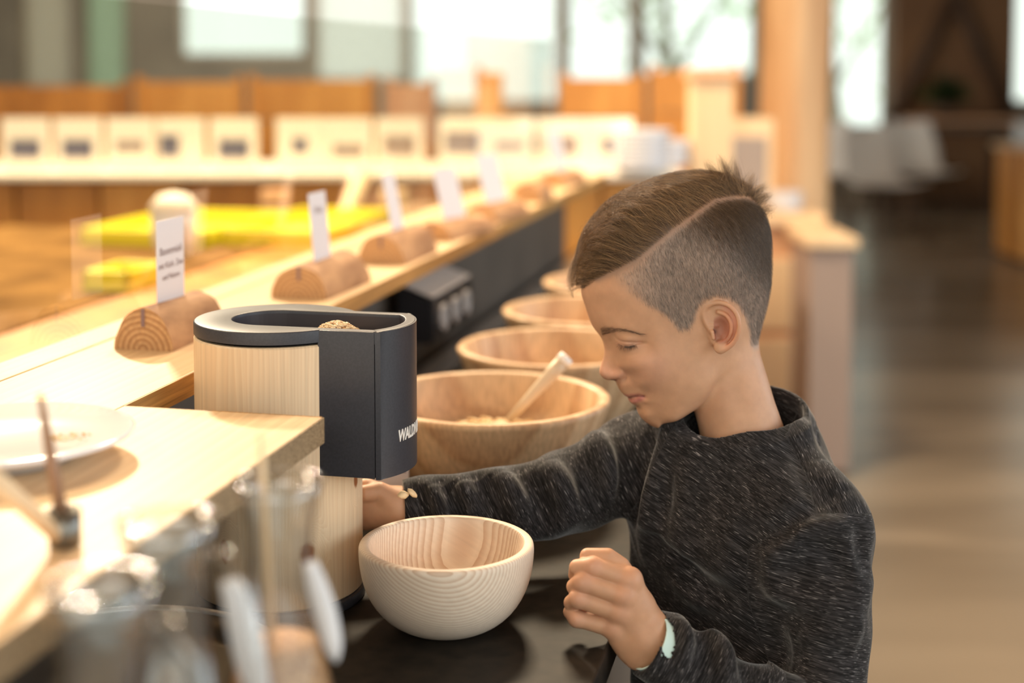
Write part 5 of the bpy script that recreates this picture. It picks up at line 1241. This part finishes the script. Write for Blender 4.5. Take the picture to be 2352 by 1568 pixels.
# stitched seam rings as sub-parts: collar seam and cuffs
def cuff_f(P):
    ax = J['wl']-J['el']; ax = ax/np.linalg.norm(ax); t = (P-cutL)@ax; w = P-J['wl']
    r = np.linalg.norm(w-(w@ax)[:, None]*ax, axis=1)
    lat = ((P-cutL)@Yd)/.022
    return np.maximum(np.abs(r-.0232)-.0009, np.maximum(t+.0030-.0042*np.minimum(lat**4, 1.3), -.014-t))
cv, cq = sn_mesh(cuff_f, cutL-.05, cutL+.05, .0009)
# squash the cuff to the wrist's flat section
o = np_mesh('undershirt_cuff', cv, cq, [mat('mint_cotton', (0.62, 0.80, 0.76), 0.85)], None, None, boy); o['label'] = 'pale mint undershirt cuff'
# trousers and shoes
def trousers_f(P):
    d = smin(capsule(P, J['ch1']*0.5+J['ch3']*0.5, np.array(HIP), .074, .084), capsule(P, legs[0][0], legs[1][0], .078), .03)
    for a, b, c in legs: d = smin(d, np.minimum(capsule(P, a, b, .070, .052), capsule(P, b, c, .050, .040)), .015)
    return np.maximum(np.maximum(d, P[:, 2]-.66), .045-P[:, 2])
lo, hi = box_of([np.array(HIP)]+[l for t3 in legs for l in t3], .11); lo[2] = .03; hi[2] = .68
tv, tq = sn_mesh(trousers_f, lo, hi, .006); np_mesh('trousers', tv, tq, [noisy('denim', (0.02, 0.025, 0.04), (0.035, 0.042, 0.065), 300, 0.9)], None, None, boy)
for a, b, c in legs:
    bm = bmesh.new(); fd = np.array([-math.cos(G), math.sin(G)])
    for (o_, rx_, rz_) in ((0.0, .040, .036), (0.05, .038, .030), (0.10, .036, .022)):
        blob(bm, (c[0]+fd[0]*o_, c[1]+fd[1]*o_, .010+rz_), (.045, rx_, rz_), 2)
    md = bm_obj('shoe', bm, M['plastic_in'], boy, True); r_ = md.modifiers.new('r', 'REMESH'); r_.mode = 'VOXEL'; r_.voxel_size = .004; r_.use_smooth_shade = True
    bm = bmesh.new(); box(bm, (c[0]+fd[0]*.045, c[1]+fd[1]*.045, .009), (.20, .078, .018), .006, rz=-G); bm_obj('shoe_sole', bm, M['white'], md)

# ---- hair ------------------------------------------------------------------------
def surf_v(x, y): return np.sqrt(np.maximum(gsample(SG, x, y), 0))
def grad_n(Q):
    """distance estimate and outward normal (local units)"""
    x, y, v = Q[:, 0], Q[:, 1], Q[:, 2]; S = gsample(SG, x, y); g = np.stack([-gsample(GSX, x, y), -gsample(GSY, x, y), 2*v], 1)
    l = np.linalg.norm(g, axis=1)+1e-6; F = v*v-S; d = F/l
    return d, g/l[:, None]
def roots(polyq, n, both=False, seed=1, extra=None):
    r_ = np.random.default_rng(seed); lo_, hi_ = polyq.min(0), polyq.max(0); out = []; tot = 0
    while tot < n:
        p = r_.uniform(lo_, hi_, (20000, 2)); p = p[poly_sdf(p, polyq) > 0]; S = gsample(SG, p[:, 0], p[:, 1]); k = S > 30; p = p[k]; S = S[k]
        v = np.sqrt(S); gx_ = gsample(GSX, p[:, 0], p[:, 1])/(2*v); gy_ = gsample(GSY, p[:, 0], p[:, 1])/(2*v)
        w = np.minimum(np.sqrt(1+gx_**2+gy_**2), 7)/7; k = r_.uniform(size=len(p)) < w; p = p[k]; v = v[k]
        sgn = np.where(r_.uniform(size=len(p)) < 0.5, -1, 1) if both else np.ones(len(p)); out.append(np.c_[p, v*sgn]); tot += len(p)
    return np.concatenate(out)[:n]
def grow(R0, K, length, dirf, height, hprof, jit, seed):
    """strands that follow the head: R0 roots, per-strand length and lift"""
    r_ = np.random.default_rng(seed); P = R0.copy(); pts = [P.copy()]; jd = r_.normal(0, jit, (len(P), 3))
    for k in range(1, K):
        d, n = grad_n(P); u = dirf(P, R0, k/(K-1))+jd; u -= n*(u*n).sum(1)[:, None]*0.92; u /= np.linalg.norm(u, axis=1)[:, None]+1e-6
        P = P+u*(length/(K-1))[:, None]; d, n = grad_n(P); target = height*hprof(k/(K-1)); P = P+n*(np.clip(target-d, -25, 25))[:, None]
        pts.append(P.copy())
    return np.stack(pts, 1)
def hair_obj(name, strands, r0_, r1_, m, parent, world=False):
    n, K = strands.shape[:2]; hc = bpy.data.hair_curves.new(name); hc.add_curves([K]*n)
    P = strands if world else loc2w(strands.reshape(-1, 3)).reshape(n, K, 3)
    hc.attributes['position'].data.foreach_set('vector', P.astype(np.float32).ravel())
    t = np.linspace(0, 1, K); r = (r0_+(r1_-r0_)*t**1.5); ra = hc.attributes.get('radius') or hc.attributes.new('radius', 'FLOAT', 'POINT')
    ra.data.foreach_set('value', np.tile(r, n).astype(np.float32))
    sh_ = hc.attributes.new('shade', 'FLOAT', 'CURVE'); sh_.data.foreach_set('value', np.random.default_rng(3).uniform(0, 1, n).astype(np.float32))
    hc.materials.append(m); o = bpy.data.objects.new(name, hc); COL.objects.link(o); o.parent = parent; return o
def hair_mat(name, c0, c1, rough=0.38):
    m, nt, b = new_mat(name); N = nt.nodes; L_ = nt.links; at = N.new('ShaderNodeAttribute'); at.attribute_name = 'shade'
    cr = N.new('ShaderNodeValToRGB'); cr.color_ramp.elements[0].color = (*c0, 1); cr.color_ramp.elements[1].color = (*c1, 1)
    em = cr.color_ramp.elements.new(0.6); em.color = (*[c0[i]+(c1[i]-c0[i])*0.22 for i in range(3)], 1)
    L_.new(at.outputs['Fac'], cr.inputs[0]); L_.new(cr.outputs[0], b.inputs['Base Color']); b.inputs['Roughness'].default_value = rough; b.inputs['Specular IOR Level'].default_value = 0.45; return m
M['hair'] = hair_mat('brown_hair', (0.045, 0.024, 0.011), (0.60, 0.35, 0.165), 0.28)
M['hair_short'] = hair_mat('short_hair', (0.10, 0.075, 0.060), (0.46, 0.38, 0.33), 0.55)
M['lash'] = hair_mat('lash_hair', (0.03, 0.018, 0.012), (0.10, 0.055, 0.03), 0.4); M['brow'] = hair_mat('brow_hair', (0.09, 0.05, 0.03), (0.22, 0.13, 0.08), 0.45)
rt = roots(LNG, 19000, both=True, seed=11)
dpart = poly_sdf(rt[:, :2], LNG); dpart = np.sqrt(np.min(((rt[:, None, :2]-partq[None])**2).sum(-1), 1)); dpart = np.where(rt[:, 2] > 0, dpart, 60)
xA, xB = L2(1340, 640, 0)[0], L2(1690, 440, 0)[0]; tx = np.clip((rt[:, 0]-xA)/(xB-xA), 0, 1)   # 0 at the fringe, 1 at the crown
def dir_long(P, R0, u):
    t = np.clip((R0[:, 0]-xA)/(xB-xA), 0, 1)
    ang = rad(8)+rad(34)*np.sin(np.pi*np.clip(t*1.05, 0, 1))**1.2*(1-0.75*u); near = R0[:, 2] > 0
    ang = np.where(near, ang, rad(-10))
    ang = ang-rad(14)*u*(t < 0.35)*(1-t/0.35)
    cl = np.sin(R0[:, 0]*0.11+R0[:, 1]*0.07)*0.16+np.sin(R0[:, 1]*0.21-R0[:, 0]*0.05)*0.12
    return np.stack([-np.cos(ang+cl), -np.sin(ang+cl), np.where(near, -0.35, -0.25)*np.ones(len(P))], 1)
rngh = np.random.default_rng(5)
hh = (6+(25+30*np.exp(-((tx-0.2)/0.27)**2))*(1-np.exp(-dpart/28)))*rngh.uniform(0.3, 1.0, len(rt))**0.55
ll = (58+26*np.sin(np.pi*tx))*rngh.uniform(0.75, 1.15, len(rt)); ll *= np.where(tx < 0.12, 0.62, 1)
hair = bpy.data.objects.new('hair', None)
S_long = grow(rt, 11, ll, dir_long, hh, lambda u: min(1, u*2.6)**0.8, 0.13, 21)
def clump(S, ng, amt, seed):
    r_ = np.random.default_rng(seed); g = r_.choice(len(S), ng, replace=False); out = S.copy(); root = S[:, 3]
    for s in range(0, len(S), 2000):
        d2 = ((root[s:s+2000, None]-root[g][None])**2).sum(-1); gi = g[np.argmin(d2, 1)]
        u = np.linspace(0, 1, S.shape[1])[None, :, None]; w = amt*np.clip((u-0.2)/0.8, 0, 1)**1.1*r_.uniform(0.35, 1, (len(gi), 1, 1))
        out[s:s+2000] = S[s:s+2000]*(1-w)+S[gi]*w
    return out
S_long = clump(S_long, 520, 0.78, 77)
fly = np.random.default_rng(6).choice(len(S_long), 260, replace=False); u_ = np.linspace(0, 1, 11)[None, :, None]
d_, n_0 = grad_n(S_long[fly, 5]); S_long[fly] += n_0[:, None]*(u_**1.5)*np.random.default_rng(7).uniform(4, 16, (260, 1, 1))
hair = hair_obj('hair', S_long, 5.2e-5, 1.6e-5, M['hair'], boy); hair['label'] = 'long brown hair on top, combed forward from a side parting'
# cowlick at the crown
cw = []; rc = np.random.default_rng(9)
for (px, py, ex_, ey_, L_, n, sp) in [(1688, 446, -0.42, -0.9, 92, 330, 9), (1668, 440, -0.62, -0.78, 80, 330, 10), (1700, 446, -0.22, -0.97, 78, 240, 9), (1645, 446, -0.80, -0.6, 82, 340, 12), (1712, 450, 0.35, -0.9, 52, 260, 9), (1722, 456, 0.75, -0.62, 46, 320, 9), (1735, 466, 0.85, -0.45, 36, 300, 9), (1620, 452, -0.9, -0.42, 86, 300, 13), (1748, 486, 0.85, -0.1, 26, 260, 12), (1690, 452, 0.5, -0.86, 70, 60, 8), (1660, 436, 0.25, -0.97, 80, 50, 10)]:
    v0 = 48 if px < 1700 else 40
    c = L3(px, py, v0); tip = L3(px+ex_*L_, py+ey_*L_, v0*0.6) if True else None
    for k in range(n):
        o_ = rc.normal(0, sp, 3)*np.array([1, 1, 1.3]); o_[2] = rc.normal(0, sp*1.6)
        a = c+o_; a = np.array([a[0], a[1], np.sign(a[2])*max(0.0, abs(a[2]))]); s_ = float(surf_v(np.array([a[0]]), np.array([a[1]]))[0])
        if s_ > 1: a[2] = min(s_, a[2]) if rc.uniform() < 0.5 else a[2]
        e = tip+o_*0.25+rc.normal(0, 4, 3); e = a+(e-a)*rc.uniform(0.55, 1.05)
        bend = rc.normal(0, 3, 3)+np.array([0, -3, 0])
        cw.append([a+(e-a)*t+bend*math.sin(math.pi*t)-(np.array([-6, 6, 0])*t*t*0.6) for t in np.linspace(0, 1, 7)])
hair_obj('cowlick', np.array(cw), 5.0e-5, 1.4e-5, M['hair'], hair)
# stray hairs
# shaved sides
rs = roots(SHV, 42000, both=False, seed=31); dsv = poly_sdf(rs[:, :2], SHV)
xs0 = seat(1500, 700)[0]; fade = np.clip((rs[:, 0]-(xs0-70))/95, 0.10, 1)*np.clip(dsv/10, 0.15, 1); k = np.random.default_rng(2).uniform(size=len(rs)) < fade; rs = rs[k]
bk = sstep(rs[:, 0]*0.6-rs[:, 1], 120, 240)
ln = (9.5+9*bk)*np.random.default_rng(4).uniform(0.7, 1.25, len(rs))
def dir_short(P, R0, u):
    a = rad(72)-rad(16)*sstep(R0[:, 0], 60, 180); return np.stack([np.cos(a)*np.ones(len(P)), np.sin(a)*np.ones(len(P)), np.zeros(len(P))], 1)
S_sh = grow(rs, 3, ln, dir_short, 2.2+3.2*bk, lambda u: u, 0.16, 41)
M['hair_crown'] = hair_mat('crown_hair', (0.035, 0.020, 0.011), (0.24, 0.145, 0.08), 0.4)
dk = np.random.default_rng(18).uniform(size=len(rs)) < sstep(rs[:, 0]*0.6-rs[:, 1]*1.0, 120, 255)
o2 = hair_obj('crown_hair', S_sh[dk], 3.4e-5, 1.9e-5, M['hair_crown'], boy); o2['label'] = 'darker clipped hair below the crown'
o = hair_obj('shaved_hair', S_sh[~dk], 2.9e-5, 1.8e-5, M['hair_short'], boy); o['label'] = 'short clipped hair on the side and back of the head'
k = np.random.default_rng(8).uniform(size=len(S_sh)) < 0.25; fs_ = S_sh[k].copy(); fs_[:, :, 2] *= -1
hair_obj('shaved_hair', fs_, 5e-5, 3e-5, M['hair_short'], boy)
# eyebrow, lashes (both sides)
eb = []; re_ = np.random.default_rng(14)
for k in range(380):
    u = re_.uniform()**1.6; cx = 1378+102*u; cyc = 762-6*math.sin(math.pi*min(1, u*1.15))+u*5; wd = 7.5*(1-u)**1.1+1.0
    px, py = cx+re_.normal(0, 1), cyc+re_.uniform(-wd, wd)
    s_ = seat(px, py); L_ = re_.uniform(8, 14)*(1-0.3*u); a = rad(-48+62*u+re_.normal(0, 7)) + (0.5 if py < cyc else -0.3)*(u > 0.2)
    e = s_+np.array([math.cos(a), math.sin(a)])*L_; md_ = (s_+e)/2
    q = np.array([[*s_, 0], [*md_, 0], [*e, 0]]); q[:, 2] = surf_v(q[:, 0], q[:, 1])+np.array([0, 1.1, 1.0]); eb.append(q)
eb = np.array(eb); o = hair_obj('eyebrow', eb, 3.2e-5, 1.6e-5, M['brow'], boy)
eb2 = eb.copy(); eb2[:, :, 2] *= -1; hair_obj('eyebrow', eb2, 3.2e-5, 1.6e-5, M['brow'], boy)
la = []; lq_ = np.array(LASH[:6])
for k in range(95):
    u = re_.uniform(); i = min(4, int(u*5)); f = u*5-i; px, py = lq_[i]*(1-f)+lq_[i+1]*f
    s_ = seat(px, py+0.5); v0 = float(surf_v(np.array([s_[0]]), np.array([s_[1]]))[0])
    a = rad(128-50*u+re_.normal(0, 6)); L_ = re_.uniform(10, 16)*(1-0.25*abs(u-0.45)); dv = 5+3*u
    c = [np.array([s_[0]+math.cos(a)*L_*t, s_[1]+math.sin(a)*L_*t-2.0*math.sin(math.pi*t)*0-1.8*t*t, v0+dv*t]) for t in (0, 0.35, 0.7, 1)]; la.append(c)
la = np.array(la); hair_obj('eyelashes', la, 5.4e-5, 1.5e-5, M['lash'], boy)
la2 = la.copy(); la2[:, :, 2] *= -1; la2[:, :, 0] -= 5; hair_obj('eyelashes', la2, 4.4e-5, 1.5e-5, M['lash'], boy)
